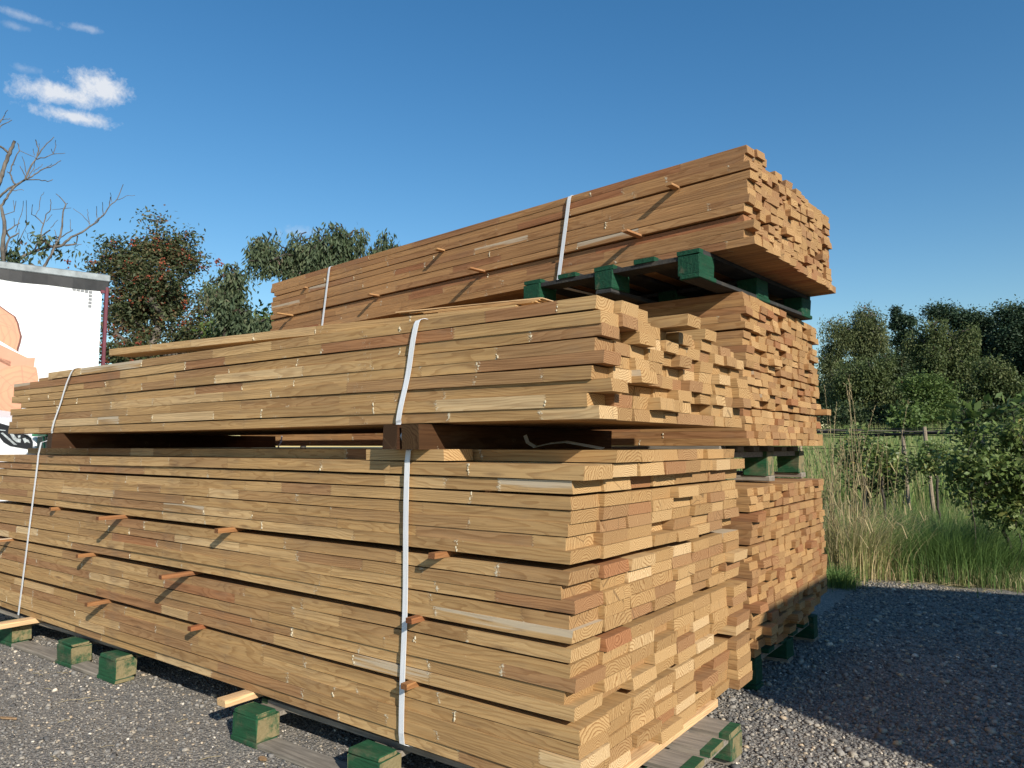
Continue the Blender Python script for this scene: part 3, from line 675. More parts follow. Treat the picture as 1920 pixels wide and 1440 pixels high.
blk = slab(MB(), vp((-40, 822), (-40, 782), (0, 794), (14, 798), (30, 803), (50, 811), (60, 818), (68, 826), (68, 836), (60, 843), (20, 836), (8, 829), (0, 819)), -.010).build('headlight', M['blackp'], t)
b = MB()
for P in (((-10, 804), (12, 806.5), (12, 808), (-10, 806)), ((3, 812), (7, 811), (34, 834.5), (28, 834)), ((20, 813), (27, 814), (33, 822), (41, 823), (40, 830), (33, 829), (26, 824)), ((35, 817), (40, 816), (40, 820), (36, 821)), ((44, 822), (49, 821), (53, 828), (48, 831)), ((51, 823), (55, 825), (58, 831), (53, 829))):
    slab(b, vp(*P), -.014)
b.build('lens', M['lamp'], blk)
b = MB(); b.tube([(x, -.03, z) for x, z in vp((52, 810), (60, 813), (67, 819), (71, 828), (71, 840), (71, 870), (70, 930))], .026, 10); b.build('bumper_edge', M['white'], t, smooth=True)
MB().add([(2.75, .1, 2.80), (3.68, .1, 2.03), (3.68, 2.1, 2.03), (2.75, 2.1, 2.80), (2.72, .1, 2.76), (3.64, .1, 1.99), (3.64, 2.1, 1.99), (2.72, 2.1, 2.76)], [(0, 1, 2, 3), (7, 6, 5, 4), (0, 4, 5, 1), (1, 5, 6, 2), (2, 6, 7, 3), (3, 7, 4, 0)]).build('windscreen', M['glass'], t)

# lorry trailer
M['rail_alu'] = plain('dull_aluminium', (.26, .29, .30), .45, .2, nscale=5, var=.5)
T_ = empty('lorry_trailer', (-11.14, 4.974, 0), math.atan2(.967, .255), 'white lorry trailer with printed log and beam pictures behind the stacks', 'trailer')
MB().box(-13.6, -.10, .004, 2.5, 1.15, 3.80).build('side_curtain', M['white'], T_)
MB().box(-13.62, 0, -.03, 2.53, 3.93, 4.035, 0, 0, .012).build('roof_rail', M['rail_alu'], T_)
b = MB()
xs = np.linspace(-13.6, -.02, 90)
V = [(x, -.012 - .008 * math.sin(x * 9) * (k == 1), (3.93, 3.79 + .010 * math.sin(x * 2.1) + .006 * math.sin(x * 7.3))[k] - .035 * (x + .02 > -.3) * k * 0) for x in xs for k in (0, 1)]
V += [(x, .03, (3.93, 3.79)[k]) for x in xs for k in (0, 1)]; n = len(xs) * 2
b.add(V, [(2 * i, 2 * i + 1, 2 * i + 3, 2 * i + 2) for i in range(len(xs) - 1)] + [(n + 2 * i, n + 2 * i + 2, n + 2 * i + 3, n + 2 * i + 1) for i in range(len(xs) - 1)] + [(2 * i + 1, n + 2 * i + 1, n + 2 * i + 3, 2 * i + 3) for i in range(len(xs) - 1)])
b.build('dark_valance', M['blackp'], T_)
MB().box(-.060, -.012, -.012, .06, 1.1, 3.86, 0, 0, .008).build('corner_pillar', M['red'], T_)
MB().box(-.12, -.06, -.02, .01, 3.75, 3.80, 0, 0, .008).build('hinge', M['red'], T_)
MB().box(-13.6, 0, .05, 2.45, 1.0, 1.148).build('chassis', M['blackp'], T_)
for x in (-1.6, -2.9, -4.2):
    for y in (.2, 2.3): wheel(T_, (x, y, .5), .5, .3)
# printed pictures, thin films on the curtain
def film(name, polys, mat, d):
    b = MB()
    for P in polys:
        n = len(P); V = [(-u, -d, z) for u, z in P] + [(-u, .004, z) for u, z in P]
        b.add(V, [tuple(range(n)), tuple(range(n, 2 * n))[::-1]] + [(i, n + i, n + (i + 1) % n, (i + 1) % n) for i in range(n)])
    return b.build(name, mat, T_)
m, g, p = material('printed_log_end')
tc = g.node('ShaderNodeTexCoord').outputs['Object']
def rings_of(u0, z0, fr):
    v = g.vm('SUBTRACT', tc, (-u0, 0, z0)); s_ = g.node('ShaderNodeSeparateXYZ', {0: v})
    r_ = g.m('SQRT', g.m('ADD', g.m('MULTIPLY', s_.outputs[0], s_.outputs[0]), g.m('MULTIPLY', s_.outputs[2], s_.outputs[2])))
    r_ = g.m('ADD', r_, g.m('MULTIPLY', g.noise(tc, 5, 3).outputs[0], .10)); return g.m('FRACT', g.m('MULTIPLY', r_, fr))
cr = g.node('ShaderNodeTexVoronoi', {'Vector': tc, 'Scale': 3.4}, feature='DISTANCE_TO_EDGE').outputs[0]
def logmat(u0, z0):
    cc = g.mix(g.rng(rings_of(u0, z0, 14), .55, .95, 0, .5), (.58, .33, .18), (.40, .17, .10))
    cc = g.mix(g.noise(tc, 2.2, 2).outputs[0], cc, (.55, .25, .17))
    return g.mix(g.rng(cr, .004, .016, .6, 0), cc, (.45, .20, .13))
g.l.new(logmat(1.62, 2.95), p.inputs['Base Color']); p.inputs['Roughness'].default_value = .5; M['log1'] = m
m, g, p = material('printed_beam_end'); tc = g.node('ShaderNodeTexCoord').outputs['Object']; cr = g.node('ShaderNodeTexVoronoi', {'Vector': tc, 'Scale': 3.0}, feature='DISTANCE_TO_EDGE').outputs[0]
g.l.new(logmat(1.02, 2.24), p.inputs['Base Color']); p.inputs['Roughness'].default_value = .5; M['log2'] = m
M['beam'] = plain('printed_beam', (.58, .28, .18), .5, nscale=4, var=.15); M['bark'] = plain('printed_bark', (.16, .06, .045), .6, nscale=20, var=.3)
M['greenp'] = plain('printed_green', (.05, .42, .18), .5, nscale=2, var=.05); M['greyp'] = plain('printed_grey', (.22, .23, .24), .5, nscale=90, var=.5)
def blobP(u, z, r, n=40, amp=.03, a0=0, a1=2 * math.pi):
    return [(u + r * (1 + amp * math.sin(5 * t + 1) + amp * .6 * math.sin(13 * t)) * math.cos(t), z + r * 1.05 * (1 + amp * math.sin(5 * t + 1) + amp * .6 * math.sin(13 * t)) * math.sin(t)) for t in np.linspace(a0, a1, n, endpoint=False)][::-1]
film('log_bark', [blobP(1.62, 2.92, .575)], M['bark'], .002); film('log_end', [blobP(1.62, 2.93, .552)], M['log1'], .004)
film('beam_light', [[(2.6, 3.75), (1.05, 2.78), (.80, 2.70), (.80, 2.52), (1.3, 2.60), (2.6, 3.30)]], M['white'], .006)
film('beam_dark', [[(2.6, 3.52), (.965, 2.725), (.88, 2.735), (.89, 2.60), (1.0, 2.50), (2.6, 3.36)], [(2.6, 3.20), (1.27, 2.70), (1.16, 2.66), (1.16, 2.52), (1.3, 2.53), (2.6, 3.02)], [(2.6, 2.9), (1.28, 2.55), (1.2, 2.3), (2.6, 2.2)]], M['beam'], .008)
film('beam_end', [[(1.32, 2.52), (1.15, 2.60), (.98, 2.62), (.86, 2.60), (.83, 2.45), (.84, 2.30), (.93, 2.12), (1.03, 2.0), (1.12, 1.94), (1.25, 2.0), (1.6, 2.0), (1.6, 2.4)]], M['log2'], .010)
film('green_band', [[(4, 2.30), (1.18, 1.955), (1.18, 1.85), (4, 2.08)], [(1.18, 1.955), (.5, 1.955), (.5, 1.84), (1.18, 1.85)]], M['greenp'], .014)
gm = [(.455 - .052 * k, 3.765 - .004 * k) for k in range(5)] + [(.247, 3.765 - .016 - .052 * k) for k in range(1, 5)]
film('grid_mark', [[(u + .022, z + .019), (u + .022, z - .019), (u - .022, z - .019), (u - .022, z + .019)] for u, z in gm], M['greyp'], .003)

# green crate behind the slot at the far left
t = empty('metal_rack', (-7.80, 2.86, 0), 0, 'narrow green metal rack glimpsed right of the white van headlight', 'rack')
M['gmetal'] = plain('green_painted_metal', (.03, .30, .12), .45, nscale=5, var=.2, spec=.5); M['rack_inside'] = plain('painted_dark_interior', (.008, .045, .025), .5, nscale=5, var=.2)
MB().box(.02, .28, .02, 1.1, .1, 1.592).build('panel', M['rack_inside'], t)  # solid box, its colour darkened to stand for the shaded interior below the rim
MB().box(-.01, .31, -.02, 1.13, 1.594, 1.622, 0, 0, .006).build('rim', M['gmetal'], t)
MB().tube([(.20, .005, 1.59), (.25, .0, 1.45), (.28, .01, 1.2)], .008, 6).build('brace', M['gmetal'], t)
MB().tube([(.30, .10, 1.59), (.30, .22, 1.45), (.30, .5, 1.0)], .008, 6).build('brace', M['gmetal'], t)
for x in (0, .25):
    for y in (0, 1.07): MB().box(x, x + .05, y + .021, y + .06, 0, .1).build('leg', M['gmetal'], t)

# ------------------------------------------------------------------ trees
def leafmat(name, stops, trans=.3, rough=.6):
    m, g, p = material(name); nt = m.node_tree
    a = g.node('ShaderNodeAttribute', attribute_name='rv').outputs['Fac']
    cc = g.ramp(a, stops)
    tc = g.node('ShaderNodeTexCoord').outputs['Object']
    cc = g.mix(1.0, cc, g.ramp(g.noise(tc, .9, 2).outputs[0], [(.35, (.8, .85, .8)), (.65, (1.15, 1.1, 1.1))]), 'MULTIPLY')
    g.l.new(cc, p.inputs['Base Color']); p.inputs['Roughness'].default_value = rough; p.inputs['Specular IOR Level'].default_value = .35
    tr = g.node('ShaderNodeBsdfTranslucent', {'Color': cc}); mx = g.node('ShaderNodeMixShader', {0: trans, 1: p.outputs[0], 2: tr.outputs[0]})
    g.l.new(mx.outputs[0], nt.nodes['Material Output'].inputs[0]); return m
def barkmat(name, c, c2=None):
    m, g, p = material(name); tc = g.node('ShaderNodeTexCoord').outputs['Object']
    n = g.noise(g.vm('MULTIPLY', tc, (9., 9., 3.)), 1.6, 5, .65).outputs[0]
    g.l.new(g.mix(g.rng(n, .35, .65), [v * .5 for v in c], c2 or [v * 1.3 for v in c]), p.inputs['Base Color']); p.inputs['Roughness'].default_value = .9; bump(g, p, n, .6, .01); return m
M['bark_g'] = barkmat('grey_bark', (.14, .12, .10)); M['bark_d'] = barkmat('dark_bark', (.06, .05, .04)); M['bark_p'] = barkmat('orange_pine_bark', (.16, .09, .055)); M['bark_w'] = barkmat('pale_bark', (.20, .185, .165))
L_ROWAN = leafmat('rowan_leaf', [(0, (.040, .060, .026)), (.45, (.080, .105, .045)), (.7, (.125, .120, .055)), (.88, (.17, .115, .055)), (1, (.20, .075, .045))])
L_DROOP = leafmat('drooping_leaf', [(0, (0.041, 0.068, 0.034)), (.5, (0.088, 0.121, 0.061)), (.85, (0.149, 0.176, 0.095)), (1, (0.149, 0.074, 0.068))])
L_BIRCH = leafmat('birch_leaf', [(0, (0.068, 0.088, 0.034)), (.5, (0.115, 0.142, 0.054)), (.9, (0.176, 0.189, 0.081)), (1, (0.216, 0.176, 0.081))])
L_OLIVE = leafmat('olive_leaf', [(0, (0.047, 0.074, 0.024)), (.5, (0.088, 0.119, 0.038)), (1, (0.149, 0.162, 0.061))])
L_PINE = leafmat('pine_needle', [(0, (0.016, 0.037, 0.021)), (.5, (0.032, 0.063, 0.030)), (1, (0.063, 0.098, 0.046))], .15)
L_DARK = leafmat('dark_leaf', [(0, (0.021, 0.039, 0.017)), (.6, (0.046, 0.072, 0.026)), (1, (0.078, 0.104, 0.039))], .2)
L_BRIGHT = leafmat('bright_leaf', [(0, (0.057, 0.098, 0.023)), (.6, (0.103, 0.161, 0.040)), (1, (0.172, 0.218, 0.069))])
L_BUSH = leafmat('dogwood_leaf', [(0, (.08, .12, .03)), (.4, (.15, .21, .06)), (.75, (.24, .29, .10)), (.92, (.36, .33, .10)), (1, (.55, .38, .09))], .35, .45)

def leaves(cen, size, asp=2.0, droop=0.0, flat=.3, jit=.3):
    """leaf blades of 2 quads folded along the midrib. returns V, F"""
    n = len(cen); s = size * rng.uniform(1 - jit, 1 + jit, n)
    d = rng.normal(size=(n, 3)); d[:, 2] = d[:, 2] * (1 - flat) - droop * 2.2; d /= np.linalg.norm(d, axis=1)[:, None]
    u = rng.normal(size=(n, 3)); sd = np.cross(d, u); sd /= np.linalg.norm(sd, axis=1)[:, None] + 1e-9; nn = np.cross(d, sd)
    l = s[:, None]; wd = l / asp
    p0 = cen; p1 = cen + d * l * .45 + sd * wd * .5 + nn * wd * .12; p2 = cen + d * l; p3 = cen + d * l * .45 - sd * wd * .5 + nn * wd * .12; pm = cen + d * l * .5
    V = np.stack([p0, p1, p2, p3, pm], 1).reshape(-1, 3)
    b = (np.arange(n) * 5)[:, None]; Fq = np.concatenate([b + np.array([[0, 1, 4]]), b + np.array([[1, 2, 4]]), b + np.array([[0, 4, 3]]), b + np.array([[4, 2, 3]])], 1).reshape(-1, 3)
    return V, Fq
def in_lobes(lobes, n, shell=.45):
    wts = np.array([l[3] * l[4] * l[5] for l in lobes]) ** .8; wts /= wts.sum()
    k = rng.choice(len(lobes), n, p=wts); d = rng.normal(size=(n, 3)); d /= np.linalg.norm(d, axis=1)[:, None]
    r = (shell + (1 - shell) * rng.random(n)) ** (1 / 1.5) * rng.uniform(.78, 1.02, n)
    L = np.array(lobes); return L[k, :3] + d * r[:, None] * L[k, 3:6]
def fracture(lobes, k=6, q=.5):
    out = []
    for (x, y, z, rx, ry, rz) in lobes:
        out.append((x, y, z, rx * .62, ry * .62, rz * .62))
        for _ in range(k):
            d = rng.normal(size=3); d /= np.linalg.norm(d); f = rng.uniform(.55, .95); s_ = rng.uniform(.6, 1.3) * q
            out.append((x + d[0] * rx * f, y + d[1] * ry * f, z + d[2] * rz * f, rx * s_, ry * s_, rz * s_ * .8))
    return out
def grow(base, top, anchors, r0):
    """connect anchors to the nearest node of a growing skeleton; returns segments"""
    nodes = [np.array(base, float)]; par = [-1]
    for t in np.linspace(.15, 1, 7): nodes.append(np.array(base) * (1 - t) + np.array(top) * t + rng.normal(0, .02, 3) * np.linalg.norm(np.array(top) - base)); par.append(len(nodes) - 2)
    A = anchors[np.argsort(np.linalg.norm(anchors - np.array(top) * .6 - np.array(base) * .4, axis=1))]
    for a in A:
        N = np.array(nodes); dd = np.linalg.norm(N - a, axis=1) + .6 * np.maximum(0, N[:, 2] - a[2]); j = int(dd.argmin())
        if np.linalg.norm(N[j] - a) > 1.2 * .3:
            mid = (N[j] + a) / 2 + rng.normal(0, .08, 3) * np.linalg.norm(N[j] - a) + np.array([0, 0, .06 * np.linalg.norm(N[j] - a)]); nodes.append(mid); par.append(j); j = len(nodes) - 1
        nodes.append(a); par.append(j)
    cnt = np.zeros(len(nodes))
    for i in range(len(nodes) - 1, 0, -1):
        cnt[i] += 1; cnt[par[i]] += cnt[i]
    cnt[0] += 1; rad = r0 * (cnt / cnt[0]) ** .5
    return nodes, par, rad
def tree(name, label, base, lobes, mat, bark, nleaf, lsize, r0, asp=2.0, droop=0.0, clump=.5, nanch=110, group=None, cat='tree', topf=.75, berries=0, strands=0.0, fine=0.0, trunkmin=.012, gaps=.0, frac=None):
    global rng
    rng = np.random.default_rng(sum(ord(ch) * (k_ + 3) for k_, ch in enumerate(label)))
    if frac: lobes = fracture([tuple(l[:3]) + tuple(v * .92 for v in l[3:]) for l in lobes], *frac)
    base = np.array(base, float); t = empty(name, base, 0, label, cat, group)
    lob = [tuple(np.array(l[:3]) - base) + tuple(l[3:]) for l in lobes]
    A = in_lobes(lob, nanch, .2)
    big = max(lob, key=lambda l: l[2]); top = np.array(big[:3]); top = top * topf if top[2] > 0 else top; top[2] = max(top[2], .3)
    nodes, par, rad = grow((0, 0, 0), top, A, r0)
    b = MB()
    for i in range(1, len(nodes)):
        r_ = max(rad[i], trunkmin); b.tube([nodes[par[i]], nodes[i]], [max(min(rad[par[i]], r_ * 1.5), trunkmin), r_], 5 if r_ < .06 else 8, cap=False)
    b.build('trunk', bark, t, smooth=True)
    # leaf clumps round the anchors, with a share of them left bare so that sky shows through
    keep = rng.random(len(A)) > gaps; K = A[keep]
    ci = rng.integers(0, len(K), nleaf); c = K[ci] + rng.normal(0, clump, (nleaf, 3)) * np.array([1, 1, .75])
    cv = rng.random(len(K))[ci]
    if strands:
        k = rng.random(nleaf); c[:, 2] -= k * strands; c[:, :2] = K[ci][:, :2] + (rng.integers(-4, 5, (nleaf, 2)) * clump * .33) + rng.normal(0, clump * .06, (nleaf, 2))
    V, Fq = leaves(c, lsize, asp, droop)
    rv = np.clip(cv * .55 + rng.random(nleaf) * .45, 0, 1)
    mesh_from('crown', V, Fq, mat, t, attrs={'rv': ('FLOAT', 'FACE', np.repeat(rv, 4))})
    if berries:
        P = K[rng.integers(0, len(K), berries)] + rng.normal(0, clump * 1.0, (berries, 3)); P += (P - P.mean(0)) * .03
        sub = np.repeat(P, 9, 0) + rng.normal(0, .038, (berries * 9, 3)); n = len(sub); r_ = rng.uniform(.016, .026, n)[:, None]
        o8 = np.array([(1, 0, 0), (0, 1, 0), (-1, 0, 0), (0, -1, 0), (0, 0, 1), (0, 0, -1)], float)
        V = (sub[:, None] + o8[None] * r_[:, None]).reshape(-1, 3); f8 = np.array([(0, 1, 4), (1, 2, 4), (2, 3, 4), (3, 0, 4), (1, 0, 5), (2, 1, 5), (3, 2, 5), (0, 3, 5)])
        mesh_from('berries', V, (f8[None] + (np.arange(n) * 6)[:, None, None]).reshape(-1, 3), M['berry'], t, smooth=True)
    return t
M['berry'] = plain('orange_red_berry', (.27, .065, .03), .45, nscale=3, var=.4)
def lobe(px, py, d, rx, rz, ry=None):
    """ellipsoid crown lobe seen at px,py at distance d with pixel radii"""
    c = at(px, py, d); a = math.atan2(px - 960, F); dep = d * math.cos(a); s_ = dep / F
    return (c[0], c[1], c[2], rx * s_, (ry or rx) * s_, rz * s_)
def gbase(px, d):
    c = at(px, 837, d); return (c[0], c[1], float(terr(c[0], c[1])))

# rowan with orange berries
D_ = 15.5
tree('rowan_tree', 'rowan tree with orange berry clusters rising right of the white trailer', gbase(300, D_),
     [lobe(285, 560, D_, 85, 70), lobe(305, 455, D_, 52, 52), lobe(290, 415, D_, 20, 22), lobe(225, 475, D_, 35, 42), lobe(190, 515, D_, 38, 34), lobe(340, 500, D_, 30, 60), lobe(350, 620, D_, 62, 55), lobe(270, 650, D_, 85, 60), lobe(395, 640, D_, 26, 42), lobe(235, 590, D_, 46, 55), lobe(250, 520, D_, 44, 46), lobe(380, 590, D_, 24, 50)],
     L_ROWAN, M['bark_g'], 30000, .080, .13, 2.3, .15, .14, 640, berries=260, gaps=.08, frac=(4, .5))
# drooping tree left of the topmost stack
D_ = 14.0
tree('drooping_tree', 'tree with hanging dark green leaves behind the left end of the topmost stack', gbase(560, D_),
     [lobe(495, 440, D_, 40, 22), lobe(570, 450, D_, 60, 28), lobe(640, 445, D_, 50, 26), lobe(600, 425, D_, 16, 14), lobe(690, 490, D_, 30, 24), lobe(485, 480, D_, 28, 30), lobe(620, 490, D_, 70, 26), lobe(530, 470, D_, 40, 24), lobe(655, 465, D_, 46, 24), lobe(575, 475, D_, 40, 26)],
     L_DROOP, M['bark_d'], 11500, .115, .055, 3.6, .85, .07, 260, strands=.40, gaps=.12, frac=(4, .45))
tree('drooping_tree', 'small separate twig of hanging leaves just above the top edge of the topmost stack', gbase(720, D_),
     [lobe(722, 440, D_, 9, 18), lobe(705, 470, D_, 24, 12), lobe(740, 462, D_, 14, 10)], L_DROOP, M['bark_d'], 1100, .12, .03, 3.4, .85, .09, 34, strands=.3)
tree('drooping_tree', 'lower tree with hanging leaves between the rowan tree and the topmost stack', gbase(430, 13.2),
     [lobe(445, 512, 13.2, 40, 20), lobe(425, 545, 13.2, 32, 34), lobe(450, 585, 13.2, 36, 32), lobe(480, 600, 13.2, 28, 16)], L_DROOP, M['bark_d'], 4600, .115, .035, 3.4, .8, .08, 130, strands=.35, gaps=.1, frac=(4, .45))
tree('leafy_shrub', 'green leafy shrub low between the trees, above the loose plank', gbase(470, 15),
     [lobe(500, 610, 15, 26, 26), lobe(440, 640, 15, 50, 34), lobe(530, 640, 15, 30, 40)], L_BRIGHT, M['bark_d'], 4500, .11, .05, 2.2, .2, .2, 60, cat='shrub')

# bare tree: limbs followed one by one, each in its own depth
def bare():
    base = at(-60, 837, 14.5); base[2] = 0
    t = empty('bare_tree', base, 0, 'leafless grey tree reaching over the white trailer roof', 'tree')
    L = [  # (pixel polyline in a 0.2222 crop, r0, r1)
        ([(-260, 3000), (-200, 2200), (-60, 1700), (30, 1400), (20, 1290), (38, 1150), (25, 1010), (5, 930)], 2.1, .85),
        ([(5, 930), (60, 860), (100, 790), (210, 708), (262, 590), (312, 512), (326, 440), (300, 368)], .8, .22),
        ([(312, 512), (370, 432), (455, 345)], .4, .15), ([(210, 708), (290, 662), (372, 612), (440, 590), (515, 545)], .45, .14), ([(210, 708), (330, 706), (400, 722), (445, 705)], .32, .12),
        ([(372, 612), (430, 585), (432, 572)], .15, .08), ([(312, 535), (400, 510), (450, 490), (550, 482)], .28, .07), ([(450, 490), (432, 445)], .14, .06), ([(450, 490), (468, 430), (470, 372)], .18, .07),
        ([(-80, 900), (0, 850), (70, 782), (210, 706)], .75, .5), ([(60, 790), (130, 800), (200, 796)], .25, .1),
        ([(130, 745), (100, 700), (82, 650), (110, 570), (166, 460), (148, 398)], .5, .18), ([(166, 460), (230, 490), (310, 525)], .16, .08), ([(82, 650), (60, 635)], .2, .1), ([(110, 585), (125, 580)], .16, .08),
        ([(212, 700), (195, 640), (168, 590)], .25, .1), ([(225, 660), (205, 560), (185, 510)], .16, .06), ([(240, 690), (290, 600), (292, 550)], .2, .07), ([(285, 640), (330, 600), (358, 575)], .16, .06), ([(290, 500), (280, 445)], .14, .06), ([(326, 440), (330, 400)], .12, .05),
        ([(-90, 900), (0, 715), (22, 640), (60, 540), (90, 450), (124, 380)], 1.6, .95), ([(72, 480), (30, 442), (-60, 400)], .8, .6), ([(-60, 330), (0, 260), (60, 225), (100, 203)], .35, .12), ([(0, 225), (40, 160), (66, 118)], .25, .08), ([(-10, 225), (30, 200), (85, 190)], .2, .07),
        ([(60, 1440), (130, 1400), (222, 1338), (380, 1280), (512, 1266), (560, 1225), (600, 1190), (692, 1150), (792, 1080), (872, 1008), (922, 932), (990, 868), (1040, 745)], 1.25, .12),
        ([(925, 925), (932, 850)], .25, .12), ([(945, 895), (930, 815)], .12, .05), ([(872, 1000), (865, 895)], .2, .08), ([(818, 1025), (815, 930)], .18, .07), ([(752, 1085), (740, 1000), (738, 955)], .14, .05), ([(760, 1080), (700, 1010), (618, 950)], .14, .05), ([(975, 880), (1060, 845), (1140, 838)], .12, .04), ([(795, 1080), (830, 1030), (880, 1000)], .22, .1),
        ([(512, 1266), (645, 1245), (655, 1180)], .45, .35), ([(560, 1265), (690, 1250)], .2, .07),
        ([(370, 1440), (430, 1352), (472, 1250), (512, 1170), (526, 1060), (532, 980), (556, 915), (530, 880), (472, 825)], .95, .14), ([(556, 915), (572, 905)], .2, .1), ([(530, 950), (440, 960)], .12, .05), ([(550, 950), (600, 945)], .1, .04),
        ([(470, 1250), (480, 1190), (460, 1130)], .3, .1), ([(500, 1200), (600, 1140), (612, 1125)], .3, .14), ([(600, 1140), (592, 1040)], .14, .05),
        ([(200, 1352), (292, 1300), (342, 1190), (425, 1130)], .7, .35), ([(342, 1190), (368, 1080), (388, 1000), (428, 955), (425, 872)], .4, .12), ([(368, 1082), (310, 1025), (266, 1000), (275, 915)], .3, .1), ([(388, 1060), (440, 1000)], .14, .05), ([(425, 1115), (490, 1045)], .14, .05), ([(330, 960), (300, 1010)], .1, .05), ([(330, 960), (345, 850), (372, 810)], .12, .05),
        ([(30, 1350), (80, 1200), (152, 1158)], .7, .4), ([(60, 1140), (112, 1105), (165, 1072)], .4, .22), ([(40, 1110), (78, 1190)], .6, .5), ([(132, 1150), (180, 1000), (197, 885)], .16, .06), ([(150, 1250), (222, 1100), (222, 880)], .18, .06), ([(10, 1020), (120, 975), (135, 885)], .2, .07), ([(120, 975), (112, 880)], .12, .05), ([(120, 1100), (118, 1030)], .12, .05),
        ([(300, 1260), (240, 1210), (228, 1160), (290, 1140)], .14, .06), ([(130, 1400), (150, 1250), (160, 1120)], .2, .08)]
    b = MB(); rnd = random.Random(3)
    for P, r0, r1 in L:
        d0 = 14.2 + rnd.uniform(-.15, .15); pts = []
        for i, (a, c) in enumerate(P):
            p_ = at(a * .2222, 180 + c * .2222, 14.2 + .25 * math.sin(a * .01 + c * .004) + (.0 if i == 0 else rnd.uniform(-.03, .03))) - base; pts.append(p_)
        rr_ = [(r0 + (r1 - r0) * i / (len(P) - 1)) * .022 + .0025 for i in range(len(P))]
        pts2 = []; r2 = []
        for i in range(len(pts) - 1):
            for q in range(3): 
                f_ = q / 3; pts2.append(pts[i] * (1 - f_) + pts[i + 1] * f_ + (rng.normal(0, .006, 3) if q else 0)); r2.append(rr_[i] * (1 - f_) + rr_[i + 1] * f_)
        pts2.append(pts[-1]); r2.append(rr_[-1]); b.tube(pts2, r2, 6)
    b.build('trunk', M['bark_g'], t, smooth=True)
    C_ = []
    for (a, c, n) in ((320, 1200, 30), (190, 1235, 22), (180, 1310, 22), (90, 1340, 60), (350, 1330, 26), (495, 1325, 26), (470, 1210, 16), (360, 1210, 25), (210, 1390, 18), (630, 1300, 16), (50, 1370, 40), (400, 1250, 20), (255, 1080, 5)):
        p_ = at(a * .2222, 180 + c * .2222, 14.2) - base; C_.append(p_ + rng.normal(0, .065, (n, 3)))
    C_ = np.vstack(C_); V, Fq = leaves(C_, .11, 2.6, .6)
    mesh_from('leaves', V, Fq, L_DROOP, t, attrs={'rv': ('FLOAT', 'FACE', np.repeat(rng.random(len(C_)), 4))})
bare()

# trees across the field
FG = 'trees across the field'
def far(label, base_px, d, lobes, mat, bark, n, ls, r0, **kw):
    kw.setdefault('clump', .30); kw.setdefault('nanch', 200); n = int(n * 2.4); ls *= .60
    tree(kw.pop('name', 'broadleaf_tree'), label, gbase(base_px, d), fracture([lobe(a, b_, d, c * .92, e * .92) for a, b_, c, e in lobes], 5, .42), mat, bark, n, ls, r0, group=FG, trunkmin=.03, **kw)
far('airy pale birch just right of the rear stacks, sky showing through its top', 1605, 46, [(1570, 620, 34, 30), (1610, 600, 36, 30), (1625, 578, 20, 14), (1560, 665, 30, 34), (1620, 645, 36, 30), (1640, 620, 18, 22), (1590, 700, 40, 30)], L_BIRCH, M['bark_w'], 11000, .24, .22, name='birch_tree', strands=1.0, droop=.7, asp=2.6, clump=.34, gaps=.15)
far('bushy olive tree in front of the airy birch', 1625, 43, [(1600, 705, 48, 40), (1640, 690, 34, 34), (1610, 755, 62, 40), (1660, 745, 36, 40)], L_OLIVE, M['bark_d'], 13000, .25, .25, strands=.7, droop=.5)
far('tall thin pine with bare lower trunk standing alone above the gap', 1694, 50, [(1682, 584, 12, 7), (1692, 597, 16, 7), (1704, 604, 12, 7), (1684, 612, 12, 6), (1700, 625, 17, 7), (1692, 640, 12, 5), (1706, 652, 12, 8)], L_PINE, M['bark_p'], 3000, .25, .07, name='pine_tree', clump=.15, nanch=70, topf=.95)
far('small dark spruce left of the thin pine', 1673, 50, [(1674, 652, 9, 12), (1674, 680, 20, 22), (1674, 720, 30, 40)], L_DARK, M['bark_d'], 3500, .26, .16, name='spruce_tree', nanch=70, clump=.35)
far('small dark spruce right behind the thin pine', 1690, 52, [(1688, 645, 10, 12), (1692, 680, 22, 26), (1700, 725, 34, 45)], L_DARK, M['bark_d'], 4000, .26, .16, name='spruce_tree', nanch=70, clump=.35)
far('wide olive drooping tree in the middle of the far trees', 1790, 46, [(1760, 610, 26, 22), (1790, 632, 36, 36), (1745, 665, 40, 36), (1800, 680, 46, 40), (1760, 715, 50, 36), (1720, 640, 20, 26)], L_OLIVE, M['bark_d'], 16000, .24, .28, strands=1.0, droop=.6, nanch=190)
far('dark flat-topped pine behind the wide olive tree', 1825, 54, [(1753, 588, 18, 9), (1775, 592, 20, 8), (1805, 600, 26, 12), (1835, 612, 26, 16), (1860, 640, 24, 26), (1815, 640, 40, 30)], L_PINE, M['bark_p'], 13000, .27, .26, name='pine_tree', clump=.4, nanch=150)
far('tall dark pine at the right edge of the far trees', 1915, 52, [(1900, 590, 22, 14), (1925, 605, 30, 22), (1900, 640, 26, 26), (1935, 660, 40, 36), (1890, 690, 30, 34)], L_PINE, M['bark_p'], 13000, .27, .28, name='pine_tree', clump=.42, nanch=150)
far('bushy dark green tree low at the right of the field', 1880, 43, [(1870, 700, 48, 34), (1905, 730, 44, 40), (1845, 750, 40, 34), (1890, 775, 60, 26)], L_OLIVE, M['bark_d'], 12000, .25, .25, strands=.5, droop=.4)
far('bright green spreading bush below the middle of the far trees', 1735, 40, [(1725, 722, 32, 14), (1750, 738, 34, 12), (1760, 756, 32, 12), (1735, 775, 46, 16)], L_BRIGHT, M['bark_d'], 6000, .24, .16, name='spreading_bush', clump=.3)
